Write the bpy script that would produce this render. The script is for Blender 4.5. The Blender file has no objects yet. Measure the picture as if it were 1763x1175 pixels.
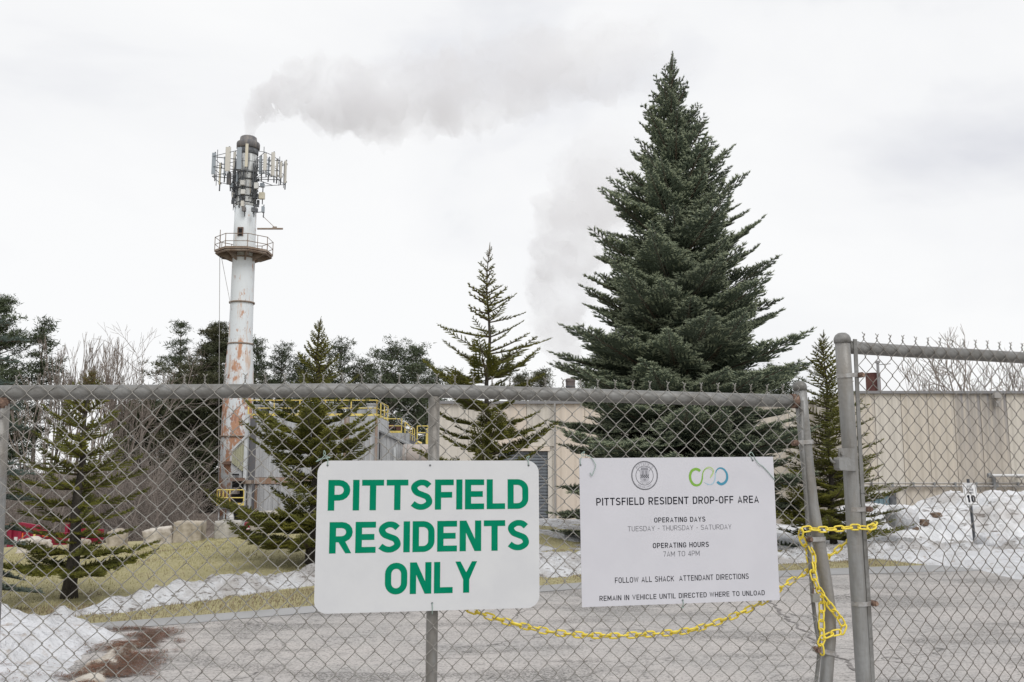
import bpy, math, random
from mathutils import Vector, Matrix, noise
R = math.radians
C = bpy.context.scene.collection
sc = bpy.context.scene

# ------------------------------------------------------------------ camera, sky, light, exposure
FPX = 1600.0; CX = 881.5; CY = 587.5; PITCH = math.atan(222.5/1600.0); CAMH = 1.55
SP, CP = math.sin(PITCH), math.cos(PITCH)
cam = bpy.data.cameras.new('camera'); cam.sensor_width = 36.0; cam.lens = FPX/1763*36
cam.clip_start = 0.05; cam.clip_end = 3000
camo = bpy.data.objects.new('camera', cam); C.objects.link(camo)
camo.location = (0, 0, CAMH); camo.rotation_euler = (R(90)+PITCH, 0, 0)
sc.camera = camo
sc.render.resolution_x = 1024; sc.render.resolution_y = 682
sc.view_settings.view_transform = 'Standard'; sc.view_settings.look = 'None'
sc.view_settings.exposure = 0.0; sc.view_settings.gamma = 1.0; sc.view_settings.use_curve_mapping = False
cy = sc.cycles
cy.max_bounces = 6; cy.diffuse_bounces = 3; cy.glossy_bounces = 2; cy.transmission_bounces = 2; cy.transparent_max_bounces = 6; cy.volume_bounces = 4
cy.use_denoising = True
cy.volume_step_rate = 1.2; cy.volume_max_steps = 160
SUN_EL, SUN_AZ = 48.0, 150.0     # high veiled sun behind the photographer's left shoulder

w = bpy.data.worlds.new('World'); sc.world = w; w.use_nodes = True
nt = w.node_tree; nt.nodes.clear()
def N(t, **k):
    n = nt.nodes.new(t)
    for a, b in k.items(): setattr(n, a, b)
    return n
out = N('ShaderNodeOutputWorld'); 
sky = N('ShaderNodeTexSky', sky_type='NISHITA'); sky.sun_disc = False
sky.sun_elevation = R(SUN_EL); sky.sun_rotation = R(SUN_AZ)
bg1 = N('ShaderNodeBackground'); bg1.inputs[1].default_value = 0.10
nt.links.new(sky.outputs[0], bg1.inputs[0])
tc = N('ShaderNodeTexCoord')
mp = N('ShaderNodeMapping'); mp.inputs['Scale'].default_value = (1, 1, 2.0); mp.inputs['Location'].default_value = (0.35, 0.1, 0.0)
nt.links.new(tc.outputs['Generated'], mp.inputs[0])
n1 = N('ShaderNodeTexNoise'); n1.inputs['Scale'].default_value = 2.1; n1.inputs['Detail'].default_value = 6; n1.inputs['Roughness'].default_value = 0.5; n1.inputs['Distortion'].default_value = 0.35
nt.links.new(mp.outputs[0], n1.inputs['Vector'])
# the cloud deck is thicker towards the east (right) and thins to the west and to the horizon
sx = N('ShaderNodeSeparateXYZ'); nt.links.new(tc.outputs['Generated'], sx.inputs[0])
m1 = N('ShaderNodeMapRange'); m1.inputs[1].default_value = -0.25; m1.inputs[2].default_value = 0.45; m1.inputs[3].default_value = -0.10; m1.inputs[4].default_value = 0.23
nt.links.new(sx.outputs[0], m1.inputs[0])
m2 = N('ShaderNodeMapRange'); m2.inputs[1].default_value = 0.12; m2.inputs[2].default_value = 0.30; m2.inputs[3].default_value = -0.22; m2.inputs[4].default_value = 0.0
nt.links.new(sx.outputs[2], m2.inputs[0])
ad = N('ShaderNodeMath', operation='ADD'); nt.links.new(m1.outputs[0], ad.inputs[0]); nt.links.new(m2.outputs[0], ad.inputs[1])
ct = N('ShaderNodeMapRange'); ct.clamp = False; ct.inputs[1].default_value = 0; ct.inputs[2].default_value = 1; ct.inputs[3].default_value = -0.22; ct.inputs[4].default_value = 1.22; nt.links.new(n1.outputs[0], ct.inputs[0])
ad2 = N('ShaderNodeMath', operation='ADD'); nt.links.new(ad.outputs[0], ad2.inputs[0]); nt.links.new(ct.outputs[0], ad2.inputs[1])
cr = N('ShaderNodeValToRGB'); e = cr.color_ramp.elements
e[0].position = 0.38; e[0].color = (0.985, 0.988, 0.992, 1)
e[1].position = 0.76; e[1].color = (0.765, 0.775, 0.82, 1)
k = e.new(0.54); k.color = (0.945, 0.95, 0.962, 1)
nt.links.new(ad2.outputs[0], cr.inputs[0])
bg2 = N('ShaderNodeBackground'); bg2.inputs[1].default_value = 1.0
nt.links.new(cr.outputs[0], bg2.inputs[0])
mx = N('ShaderNodeMixShader'); mx.inputs[0].default_value = 0.97
nt.links.new(bg1.outputs[0], mx.inputs[1]); nt.links.new(bg2.outputs[0], mx.inputs[2])
nt.links.new(mx.outputs[0], out.inputs[0])

sun = bpy.data.lights.new('sun', 'SUN'); sun.energy = 1.5; sun.angle = R(30); sun.color = (1.0, 0.97, 0.93)
suno = bpy.data.objects.new('sun', sun); C.objects.link(suno)
suno.rotation_euler = (R(90-SUN_EL), 0, R(180-SUN_AZ+180))
# the lamp's -Z must point away from the sun: sun direction in the sky is (sin az, cos az)
_sd = Vector((math.sin(R(SUN_AZ))*math.cos(R(SUN_EL)), math.cos(R(SUN_AZ))*math.cos(R(SUN_EL)), math.sin(R(SUN_EL))))
suno.rotation_euler = _sd.to_track_quat('Z', 'Y').to_euler()

# ------------------------------------------------------------------ surveying helpers (photo pixel -> place)
def ray(px, py):
    u = (px-CX)/FPX; v = (CY-py)/FPX
    return Vector((u, CP - v*SP, SP + v*CP))
def at(px, py, Y):
    d = ray(px, py); t = Y/d.y
    return Vector((d.x*t, Y, CAMH + d.z*t))
def gp(px, py, z=0.0):
    d = ray(px, py); t = (z-CAMH)/d.z
    return Vector((d.x*t, d.y*t, z))
class Plane:                     # vertical plane y = y0 + k*(x-x0); u runs along it, n points to the camera
    def __init__(s, x0, y0, k):
        s.o = Vector((x0, y0, 0)); a = math.atan(k)
        s.e = Vector((math.cos(a), math.sin(a), 0)); s.n = Vector((math.sin(a), -math.cos(a), 0)); s.a = a
    def uz(s, px, py, off=0.0):
        d = ray(px, py); c = Vector((0, 0, CAMH)); o = s.o + s.n*off
        t = (o-c).dot(s.n)/d.dot(s.n); p = c + d*t
        return ((p-o).dot(s.e), p.z)
    def P(s, u, z, off=0.0):
        p = s.o + s.e*u + s.n*off; return Vector((p.x, p.y, z))
    def pp(s, px, py, off=0.0):
        u, z = s.uz(px, py, off); return s.P(u, z, off)
FA = Plane(0, 3.85, 0.18)                      # left gate leaf
_po = FA.pp(1468, 860); FB = Plane(_po.x, _po.y, 0.40)   # right gate leaf, hung at its post

# ------------------------------------------------------------------ mesh builder
def tag(o, label=None, cat=None, group=None, kind=None):
    if label: o['label'] = label
    if cat: o['category'] = cat
    if group: o['group'] = group
    if kind: o['kind'] = kind
    return o
def empty(name, loc, label=None, cat=None, group=None):
    o = bpy.data.objects.new(name, None); C.objects.link(o); o.location = loc; o.empty_display_size = 0.1
    o['_w'] = list(loc)
    return tag(o, label, cat, group)
def wloc(p):
    v = Vector((0, 0, 0))
    while p is not None: v += Vector(p.location); p = p.parent
    return v
class MB:
    def __init__(s): s.v = []; s.f = []; s.m = []; s.mi = 0
    def face(s, *pts):
        b = len(s.v); s.v.extend([tuple(p) for p in pts]); s.f.append(tuple(range(b, b+len(pts)))); s.m.append(s.mi)
    def box(s, lo, hi):
        x0, y0, z0 = lo; x1, y1, z1 = hi; b = len(s.v)
        s.v += [(x0,y0,z0),(x1,y0,z0),(x1,y1,z0),(x0,y1,z0),(x0,y0,z1),(x1,y0,z1),(x1,y1,z1),(x0,y1,z1)]
        for q in ((0,3,2,1),(4,5,6,7),(0,1,5,4),(1,2,6,5),(2,3,7,6),(3,0,4,7)):
            s.f.append(tuple(b+i for i in q)); s.m.append(s.mi)
    def obox(s, c, ex, ey, ez, sx, sy, sz):          # oriented box: centre, axes, full sizes
        b = len(s.v); c = Vector(c)
        for dz in (-.5, .5):
            for dx, dy in ((-.5,-.5),(.5,-.5),(.5,.5),(-.5,.5)):
                s.v.append(tuple(c + ex*dx*sx + ey*dy*sy + ez*dz*sz))
        for q in ((0,3,2,1),(4,5,6,7),(0,1,5,4),(1,2,6,5),(2,3,7,6),(3,0,4,7)):
            s.f.append(tuple(b+i for i in q)); s.m.append(s.mi)
    def tube(s, pts, r, n=8, caps=True):
        pts = [Vector(p) for p in pts]; k = len(pts)
        if isinstance(r, (int, float)): r = [r]*k
        b = len(s.v); up = Vector((0, 0, 1)); prev = None
        for i in range(k):
            if i == 0: t = pts[1]-pts[0]
            elif i == k-1: t = pts[-1]-pts[-2]
            else: t = (pts[i+1]-pts[i-1])
            if t.length < 1e-9: t = Vector((0,0,1))
            t.normalize()
            if prev is None:
                a = t.cross(up) if abs(t.z) < .95 else t.cross(Vector((1,0,0)))
            else:
                a = prev - t*prev.dot(t)
                if a.length < 1e-6: a = t.cross(up)
            a.normalize(); prev = a; c = t.cross(a)
            for j in range(n):
                q = 2*math.pi*j/n
                s.v.append(tuple(pts[i] + (a*math.cos(q) + c*math.sin(q))*r[i]))
        for i in range(k-1):
            for j in range(n):
                j2 = (j+1) % n
                s.f.append((b+i*n+j, b+i*n+j2, b+(i+1)*n+j2, b+(i+1)*n+j)); s.m.append(s.mi)
        if caps:
            s.f.append(tuple(b+j for j in range(n-1,-1,-1))); s.m.append(s.mi)
            s.f.append(tuple(b+(k-1)*n+j for j in range(n))); s.m.append(s.mi)
    def lathe(s, prof, c, n=24, caps=True):            # prof: (r, z)
        c = Vector(c); b = len(s.v); k = len(prof)
        for r, z in prof:
            for j in range(n):
                q = 2*math.pi*j/n; s.v.append((c.x+r*math.cos(q), c.y+r*math.sin(q), c.z+z))
        for i in range(k-1):
            for j in range(n):
                j2 = (j+1) % n
                s.f.append((b+i*n+j, b+i*n+j2, b+(i+1)*n+j2, b+(i+1)*n+j)); s.m.append(s.mi)
        if caps:
            s.f.append(tuple(b+j for j in range(n-1,-1,-1))); s.m.append(s.mi)
            s.f.append(tuple(b+(k-1)*n+j for j in range(n))); s.m.append(s.mi)
    def prism(s, poly, d):                              # poly: coplanar points, d: extrusion vector
        poly = [Vector(p) for p in poly]; n = len(poly); b = len(s.v); d = Vector(d)
        s.v += [tuple(p) for p in poly] + [tuple(p+d) for p in poly]
        s.f.append(tuple(range(b, b+n))); s.m.append(s.mi)
        s.f.append(tuple(range(b+2*n-1, b+n-1, -1))); s.m.append(s.mi)
        for i in range(n):
            j = (i+1) % n
            s.f.append((b+j, b+i, b+n+i, b+n+j)); s.m.append(s.mi)
    def mesh(s, name, mats, origin=(0,0,0), smooth=False):
        me = bpy.data.meshes.new(name); o = Vector(origin)
        me.from_pydata([(x-o.x, y-o.y, z-o.z) for x, y, z in s.v], [], s.f)
        if not isinstance(mats, (list, tuple)): mats = [mats]
        for m in mats: me.materials.append(m)
        if len(mats) > 1: me.polygons.foreach_set('material_index', s.m)
        if smooth: me.polygons.foreach_set('use_smooth', [True]*len(s.f))
        me.update(); return me
    def build(s, name, mats, parent=None, smooth=False, origin=None):
        if parent is not None: org = wloc(parent)
        else: org = Vector(origin) if origin is not None else Vector((0,0,0))
        o = bpy.data.objects.new(name, s.mesh(name, mats, org, smooth)); C.objects.link(o)
        if parent is not None: o.parent = parent
        else: o.location = org
        return o
def inst(name, me, parent, loc=(0,0,0), rot=None, scale=None, mat=None):
    o = bpy.data.objects.new(name, me); C.objects.link(o); o.parent = parent
    if mat is not None: o.matrix_local = mat
    else:
        o.location = loc
        if rot is not None: o.rotation_euler = rot
        if scale is not None: o.scale = scale
    return o
def smooth01(t): t = max(0.0, min(1.0, t)); return t*t*(3-2*t)
def interp(x, pts):
    if x <= pts[0][0]: return pts[0][1]
    for (a, b), (c, d) in zip(pts, pts[1:]):
        if x <= c: return b + (d-b)*(x-a)/(c-a)
    return pts[-1][1]
def nz(x, y, z=0.0, o=3): return noise.fractal(Vector((x, y, z)), 1.0, 2.0, o)   # about -1..1

# ------------------------------------------------------------------ materials
def mat(name, col, rough=0.7, metal=0.0, col2=None, scale=5.0, lo=0.4, hi=0.65, stretch=(1,1,1), bump=0.0, bscale=None, bdist=0.02,
        detail=6, spec=0.3, col3=None, scale3=1.0, lo3=.5, hi3=.6, stretch3=(1,1,1), rnd=0.0, coat=0):
    m = bpy.data.materials.new(name); m.use_nodes = True; t = m.node_tree
    b = t.nodes['Principled BSDF']; b.inputs['Roughness'].default_value = rough; b.inputs['Metallic'].default_value = metal
    b.inputs['Specular IOR Level'].default_value = spec
    b.inputs['Base Color'].default_value = (*col, 1)
    tcn = t.nodes.new('ShaderNodeTexCoord'); src = None
    def noi(sc_, st, det, lo_, hi_):
        mpn = t.nodes.new('ShaderNodeMapping'); mpn.inputs['Scale'].default_value = st
        t.links.new(tcn.outputs['Object'], mpn.inputs[0])
        nn = t.nodes.new('ShaderNodeTexNoise'); nn.inputs['Scale'].default_value = sc_; nn.inputs['Detail'].default_value = det
        nn.inputs['Roughness'].default_value = .62
        t.links.new(mpn.outputs[0], nn.inputs['Vector'])
        mr = t.nodes.new('ShaderNodeMapRange'); mr.inputs[1].default_value = lo_; mr.inputs[2].default_value = hi_
        t.links.new(nn.outputs[0], mr.inputs[0]); return mr.outputs[0]
    cur = None
    if col2 is not None:
        f = noi(scale, stretch, detail, lo, hi)
        mxn = t.nodes.new('ShaderNodeMix'); mxn.data_type = 'RGBA'
        mxn.inputs[6].default_value = (*col, 1); mxn.inputs[7].default_value = (*col2, 1)
        t.links.new(f, mxn.inputs[0]); cur = mxn.outputs[2]
    if col3 is not None:
        f = noi(scale3, stretch3, detail, lo3, hi3)
        mxn = t.nodes.new('ShaderNodeMix'); mxn.data_type = 'RGBA'
        if cur is not None: t.links.new(cur, mxn.inputs[6])
        else: mxn.inputs[6].default_value = (*col, 1)
        mxn.inputs[7].default_value = (*col3, 1)
        t.links.new(f, mxn.inputs[0]); cur = mxn.outputs[2]
    if rnd > 0:
        oi = t.nodes.new('ShaderNodeObjectInfo'); mr = t.nodes.new('ShaderNodeMapRange')
        mr.inputs[3].default_value = 1-rnd; mr.inputs[4].default_value = 1+rnd
        t.links.new(oi.outputs['Random'], mr.inputs[0])
        hs = t.nodes.new('ShaderNodeHueSaturation')
        if cur is not None: t.links.new(cur, hs.inputs['Color'])
        else: hs.inputs['Color'].default_value = (*col, 1)
        t.links.new(mr.outputs[0], hs.inputs['Value']); cur = hs.outputs[0]
    if cur is not None: t.links.new(cur, b.inputs['Base Color'])
    if bump > 0:
        nn = t.nodes.new('ShaderNodeTexNoise'); nn.inputs['Scale'].default_value = bscale or scale*3; nn.inputs['Detail'].default_value = 5
        t.links.new(tcn.outputs['Object'], nn.inputs['Vector'])
        bn = t.nodes.new('ShaderNodeBump'); bn.inputs['Strength'].default_value = bump; bn.inputs['Distance'].default_value = bdist
        t.links.new(nn.outputs[0], bn.inputs['Height']); t.links.new(bn.outputs[0], b.inputs['Normal'])
    if coat: b.inputs['Coat Weight'].default_value = coat
    return m
M = {}
M['galv'] = mat('galvanised_steel', (.30,.305,.305), .5, .25, (.19,.18,.165), 14, stretch=(1,1,.15), bump=.15, bscale=60, col3=(.255,.235,.21), scale3=5, lo3=.48, hi3=.70, stretch3=(1,1,.35))
M['galv_rail'] = mat('weathered_rail_steel', (.235,.235,.23), .5, .2, (.15,.145,.135), 9, bump=.15, bscale=60, col3=(.33,.33,.33), scale3=20, lo3=.55, hi3=.8)
M['wire'] = mat('galvanised_wire', (.32,.31,.29), .5, .25, (.18,.165,.145), 25, lo=.45, hi=.7)
M['wire_dark'] = mat('weathered_wire', (.26,.245,.225), .55, .35, (.14,.12,.10), 25, lo=.45, hi=.7)
M['band'] = mat('band_steel', (.42,.42,.42), .45, .35, (.28,.26,.24), 40)
M['rust'] = mat('rusty_steel', (.085,.055,.045), .85, .0, (.30,.20,.15), 60, bump=.3, bscale=200)
M['sign_white'] = mat('sign_white', (.62,.63,.645), .45, 0, (.59,.60,.62), 6)
M['sign_board'] = mat('sign_board_white', (.60,.60,.645), .5, 0, (.575,.575,.62), 5)
M['green_vinyl'] = mat('green_vinyl', (.0,.20,.105), .8, 0, (.003,.22,.12), 9, spec=.05)
M['ink'] = mat('black_ink', (.012,.013,.02), .8, spec=.05)
M['ink_thin'] = mat('grey_ink', (.10,.10,.115), .5)
M['logo_green'] = mat('logo_green', (.20,.40,.06), .5); M['logo_lime'] = mat('logo_lime', (.42,.55,.22), .5)
M['logo_blue'] = mat('logo_blue', (.06,.26,.38), .5); M['logo_pale'] = mat('logo_pale_blue', (.36,.52,.62), .5)
M['yellow_plastic'] = mat('yellow_plastic', (.86,.69,.07), .38, 0, (.74,.57,.06), 30, spec=.5)
M['tie'] = mat('pale_green_wire', (.32,.42,.38), .5, .2)
M['lock'] = mat('padlock_steel', (.30,.30,.28), .45, .4, (.28,.26,.22), 60)
M['stack'] = mat('stack_white_paint', (.70,.74,.77), .55, 0, (.50,.53,.55), 1.2, stretch=(2,2,.12), lo=.5, hi=.75)
M['cap'] = mat('sooty_cap_steel', (.13,.13,.14), .7, .1, (.24,.22,.205), 2.5, stretch=(2,2,.4))
M['darkmetal'] = mat('dark_fixings', (.085,.09,.10), .6, .1, (.17,.18,.19), 4)
M['panel_grey'] = mat('antenna_grey', (.33,.37,.41), .55); M['panel_beige'] = mat('antenna_beige', (.60,.58,.53), .55)
M['panel_cream'] = mat('antenna_cream', (.62,.58,.47), .55); M['unit_white'] = mat('radio_unit_white', (.62,.62,.60), .55)
M['deck'] = mat('rusty_platform', (.22,.16,.12), .85, 0, (.33,.28,.24), 2.0)
M['cladding'] = mat('silver_cladding', (.47,.485,.50), .5, .05, (.35,.355,.365), .9, stretch=(3,3,.15), lo=.42, hi=.7, col3=(.26,.17,.10), scale3=1.1, lo3=.62, hi3=.75, stretch3=(2.2,2.2,.12))
M['cladding_rust'] = mat('rust_stained_cladding', (.28,.17,.11), .7, 0, (.36,.33,.31), 2.2, stretch=(2,2,.2))
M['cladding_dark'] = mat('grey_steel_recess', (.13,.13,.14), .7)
M['hopper'] = mat('pale_green_cladding', (.42,.42,.30), .6, 0, (.35,.35,.26), 2, stretch=(2,2,.2))
M['yellow_paint'] = mat('yellow_rail_paint', (.80,.66,.19), .5, 0, (.66,.50,.16), 3)
M['white_steel'] = mat('white_column_paint', (.58,.61,.63), .5, 0, (.42,.43,.44), 2)
M['pinkish'] = mat('insulated_duct', (.50,.45,.42), .6, 0, (.42,.37,.34), 1.5)
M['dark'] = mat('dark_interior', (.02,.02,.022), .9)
M['roof_grey'] = mat('roof_trim', (.25,.26,.27), .6)
M['shutter'] = mat('roller_shutter', (.17,.19,.21), .6, .1, (.13,.14,.16), 4)
M['blue_door'] = mat('blue_grey_panel', (.17,.26,.31), .5, 0, (.24,.33,.37), 1.2, stretch=(3,3,.3))
M['conduit'] = mat('conduit_grey', (.36,.35,.34), .5, .2)
M['white_pipe'] = mat('white_pipe', (.66,.67,.68), .5)
M['rust_stack'] = mat('rusty_vent', (.085,.035,.033), .8, 0, (.13,.065,.055), 2)
M['brick_stack'] = mat('grey_brown_stack', (.20,.17,.16), .8, 0, (.13,.11,.11), 2)
M['rock'] = mat('pale_rock', (.46,.41,.34), .9, 0, (.27,.235,.185), 5, bump=1.0, bscale=9)
M['rock_grey'] = mat('grey_rock', (.44,.42,.385), .9, 0, (.25,.235,.205), 5, bump=1.0, bscale=9)
M['rock_white'] = mat('whitish_rock', (.56,.52,.46), .9, 0, (.33,.29,.25), 5, bump=1.0, bscale=9)
M['concrete'] = mat('concrete_block', (.46,.43,.385), .9, 0, (.31,.285,.24), 3, bump=.4, bscale=14)
M['redpaint'] = mat('dumpster_red', (.30,.020,.055), .5, 0, (.22,.015,.04), 1.5)
M['orange'] = mat('orange_panel', (.85,.20,.06), .5)
M['white_paint'] = mat('white_marking', (.75,.75,.75), .5)
M['bark'] = mat('bark_dark', (.085,.075,.062), .95, 0, (.045,.038,.032), 14, stretch=(1,1,.25), bump=.8, bscale=30)
M['bark_grey'] = mat('bark_grey', (.24,.215,.19), .95, 0, (.16,.14,.125), 3, stretch=(1,1,.25))
M['twig'] = mat('bare_twigs', (.25,.215,.19), .95, 0, (.17,.14,.12), .6)
M['twig_brown'] = mat('thicket_twigs', (.22,.19,.17), .95, 0, (.155,.135,.12), .6)
M['wood'] = mat('fir_twig_wood', (.11,.085,.06), .95, 0, (.07,.055,.04), 8)
M['needle_blue'] = mat('blue_fir_needles', (.095,.122,.085), .6, 0, (.066,.088,.062), 3.0, rnd=.22)
M['tip_blue'] = mat('blue_fir_tips', (.29,.325,.215), .6, 0, (.19,.225,.155), 3.0, rnd=.2)
M['needle_olive'] = mat('olive_fir_needles', (.125,.125,.018), .6, 0, (.08,.088,.018), 2.5, rnd=.25)
M['tip_olive'] = mat('olive_fir_tips', (.175,.165,.025), .6, 0, (.11,.115,.02), 2.5, rnd=.22)
M['needle_brown'] = mat('winter_burnt_needles', (.19,.115,.045), .7, 0, (.12,.11,.05), 5, rnd=.2)
M['needle_spruce'] = mat('grey_green_spruce', (.115,.14,.12), .6, 0, (.075,.10,.085), 3, rnd=.2)
M['pine'] = mat('pine_needles', (.085,.105,.058), .8, 0, (.055,.072,.04), .25, rnd=.12)
M['pine2'] = mat('pine_needles_dark', (.07,.085,.045), .8, 0, (.10,.095,.05), .3, rnd=.12)
M['clod'] = mat('brown_earth', (.20,.14,.10), .95, 0, (.12,.085,.065), 20, bump=.8, bscale=60)
M['litter'] = mat('brown_needle_litter', (.25,.115,.07), .95, 0, (.17,.10,.065), 9, lo=.3, hi=.6, rnd=.2)
M['soil'] = mat('brown_soil', (.30,.25,.20), .95, 0, (.55,.51,.45), 4, lo=.42, hi=.58, bump=.8, bscale=30)
M['blade'] = mat('dead_grass_blades', (.46,.425,.22), .9, 0, (.33,.31,.155), 1.2, lo=.35, hi=.65)
M['blade_brown'] = mat('brown_grass_blades', (.235,.18,.125), .9, 0, (.32,.27,.17), 1.5)
# snow
M['snow'] = mat('old_snow', (.65,.66,.685), .75, 0, (.52,.52,.53), 3.0, lo=.40, hi=.66, bump=1.0, bscale=22, bdist=.04, col3=(.38,.33,.29), scale3=9, lo3=.57, hi3=.70)
M['snow_dirty'] = mat('dirty_snow', (.63,.64,.66), .8, 0, (.42,.405,.395), 2.6, lo=.40, hi=.60, bump=1.0, bscale=26, bdist=.05, col3=(.20,.18,.165), scale3=17, lo3=.55, hi3=.64, stretch3=(.45,.8,1.8))
# concrete panels of the big building: cream with grey weather streaks hanging from the roof edge (a stain of its own shape)
def panel_mat(name, base, dark, lo, hi, off, tint=None, vz=(5.3, 2.0)):
    m = mat(name, base, .85, 0, dark, 1.0, lo=lo, hi=hi, stretch=(2.6, 2.6, .10), bump=.25, bscale=8)
    t = m.node_tree; b = t.nodes['Principled BSDF']
    mxn = [n for n in t.nodes if n.type == 'MIX'][0]
    # streaks fade downwards from the parapet where run-off has washed the wall
    g = t.nodes.new('ShaderNodeNewGeometry'); s = t.nodes.new('ShaderNodeSeparateXYZ'); t.links.new(g.outputs['Position'], s.inputs[0])
    mr = t.nodes.new('ShaderNodeMapRange'); mr.inputs[1].default_value = vz[1]; mr.inputs[2].default_value = vz[0]; mr.inputs[3].default_value = 0.25; mr.inputs[4].default_value = 1.0
    t.links.new(s.outputs[2], mr.inputs[0])
    src = mxn.inputs[0].links[0].from_socket
    mu = t.nodes.new('ShaderNodeMath'); mu.operation = 'MULTIPLY'; t.links.new(src, mu.inputs[0]); t.links.new(mr.outputs[0], mu.inputs[1])
    t.links.new(mu.outputs[0], mxn.inputs[0])
    return m
M['wall'] = panel_mat('cream_concrete', (.60,.55,.475), (.40,.385,.37), .46, .72, 0)
M['wall_stained'] = panel_mat('cream_concrete_stained', (.56,.51,.44), (.23,.23,.25), .38, .60, 0)
M['wall_pink'] = panel_mat('pinkish_concrete', (.68,.60,.51), (.56,.51,.46), .40, .70, 0)
M['wall_pale'] = panel_mat('pale_concrete', (.63,.595,.535), (.46,.435,.40), .45, .7, 0)
M['roof_cap'] = mat('parapet_cap', (.24,.24,.25), .7)

def ground_mat():
    m = bpy.data.materials.new('winter_grass_ground'); m.use_nodes = True; t = m.node_tree; b = t.nodes['Principled BSDF']
    b.inputs['Roughness'].default_value = .95; b.inputs['Specular IOR Level'].default_value = .1
    tcn = t.nodes.new('ShaderNodeTexCoord')
    def noi(s, d=6, st=(1,1,1)):
        mpn = t.nodes.new('ShaderNodeMapping'); mpn.inputs['Scale'].default_value = st; t.links.new(tcn.outputs['Object'], mpn.inputs[0])
        n = t.nodes.new('ShaderNodeTexNoise'); n.inputs['Scale'].default_value = s; n.inputs['Detail'].default_value = d; n.inputs['Roughness'].default_value = .65
        t.links.new(mpn.outputs[0], n.inputs['Vector']); return n.outputs[0]
    def ramp(src, a, ca, z, cz):
        c = t.nodes.new('ShaderNodeValToRGB'); c.color_ramp.elements[0].position = a; c.color_ramp.elements[0].color = (*ca, 1)
        c.color_ramp.elements[1].position = z; c.color_ramp.elements[1].color = (*cz, 1); t.links.new(src, c.inputs[0]); return c.outputs[0]
    def mixc(f, a, b_):
        n = t.nodes.new('ShaderNodeMix'); n.data_type = 'RGBA'; t.links.new(f, n.inputs[0]); t.links.new(a, n.inputs[6]); t.links.new(b_, n.inputs[7]); return n.outputs[2]
    g1 = ramp(noi(1.1), .35, (.33,.31,.155), .68, (.45,.41,.225))
    g2 = ramp(noi(22, 4), .3, (.25,.22,.14), .7, (.54,.48,.31))
    c = t.nodes.new('ShaderNodeMix'); c.data_type = 'RGBA'; c.inputs[0].default_value = .45; t.links.new(g1, c.inputs[6]); t.links.new(g2, c.inputs[7])
    # forest floor beyond the crest: leaf litter
    s = t.nodes.new('ShaderNodeSeparateXYZ'); t.links.new(tcn.outputs['Object'], s.inputs[0])
    mr = t.nodes.new('ShaderNodeMapRange'); mr.inputs[1].default_value = 22; mr.inputs[2].default_value = 34; t.links.new(s.outputs[1], mr.inputs[0])
    fl = ramp(noi(.8), .35, (.16,.13,.11), .7, (.27,.23,.20))
    cc = mixc(mr.outputs[0], c.outputs[2], fl)
    t.links.new(cc, b.inputs['Base Color'])
    bn = t.nodes.new('ShaderNodeBump'); bn.inputs['Strength'].default_value = .8; bn.inputs['Distance'].default_value = .04
    t.links.new(noi(30, 4), bn.inputs['Height']); t.links.new(bn.outputs[0], b.inputs['Normal'])
    return m
M['ground'] = ground_mat()
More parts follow.
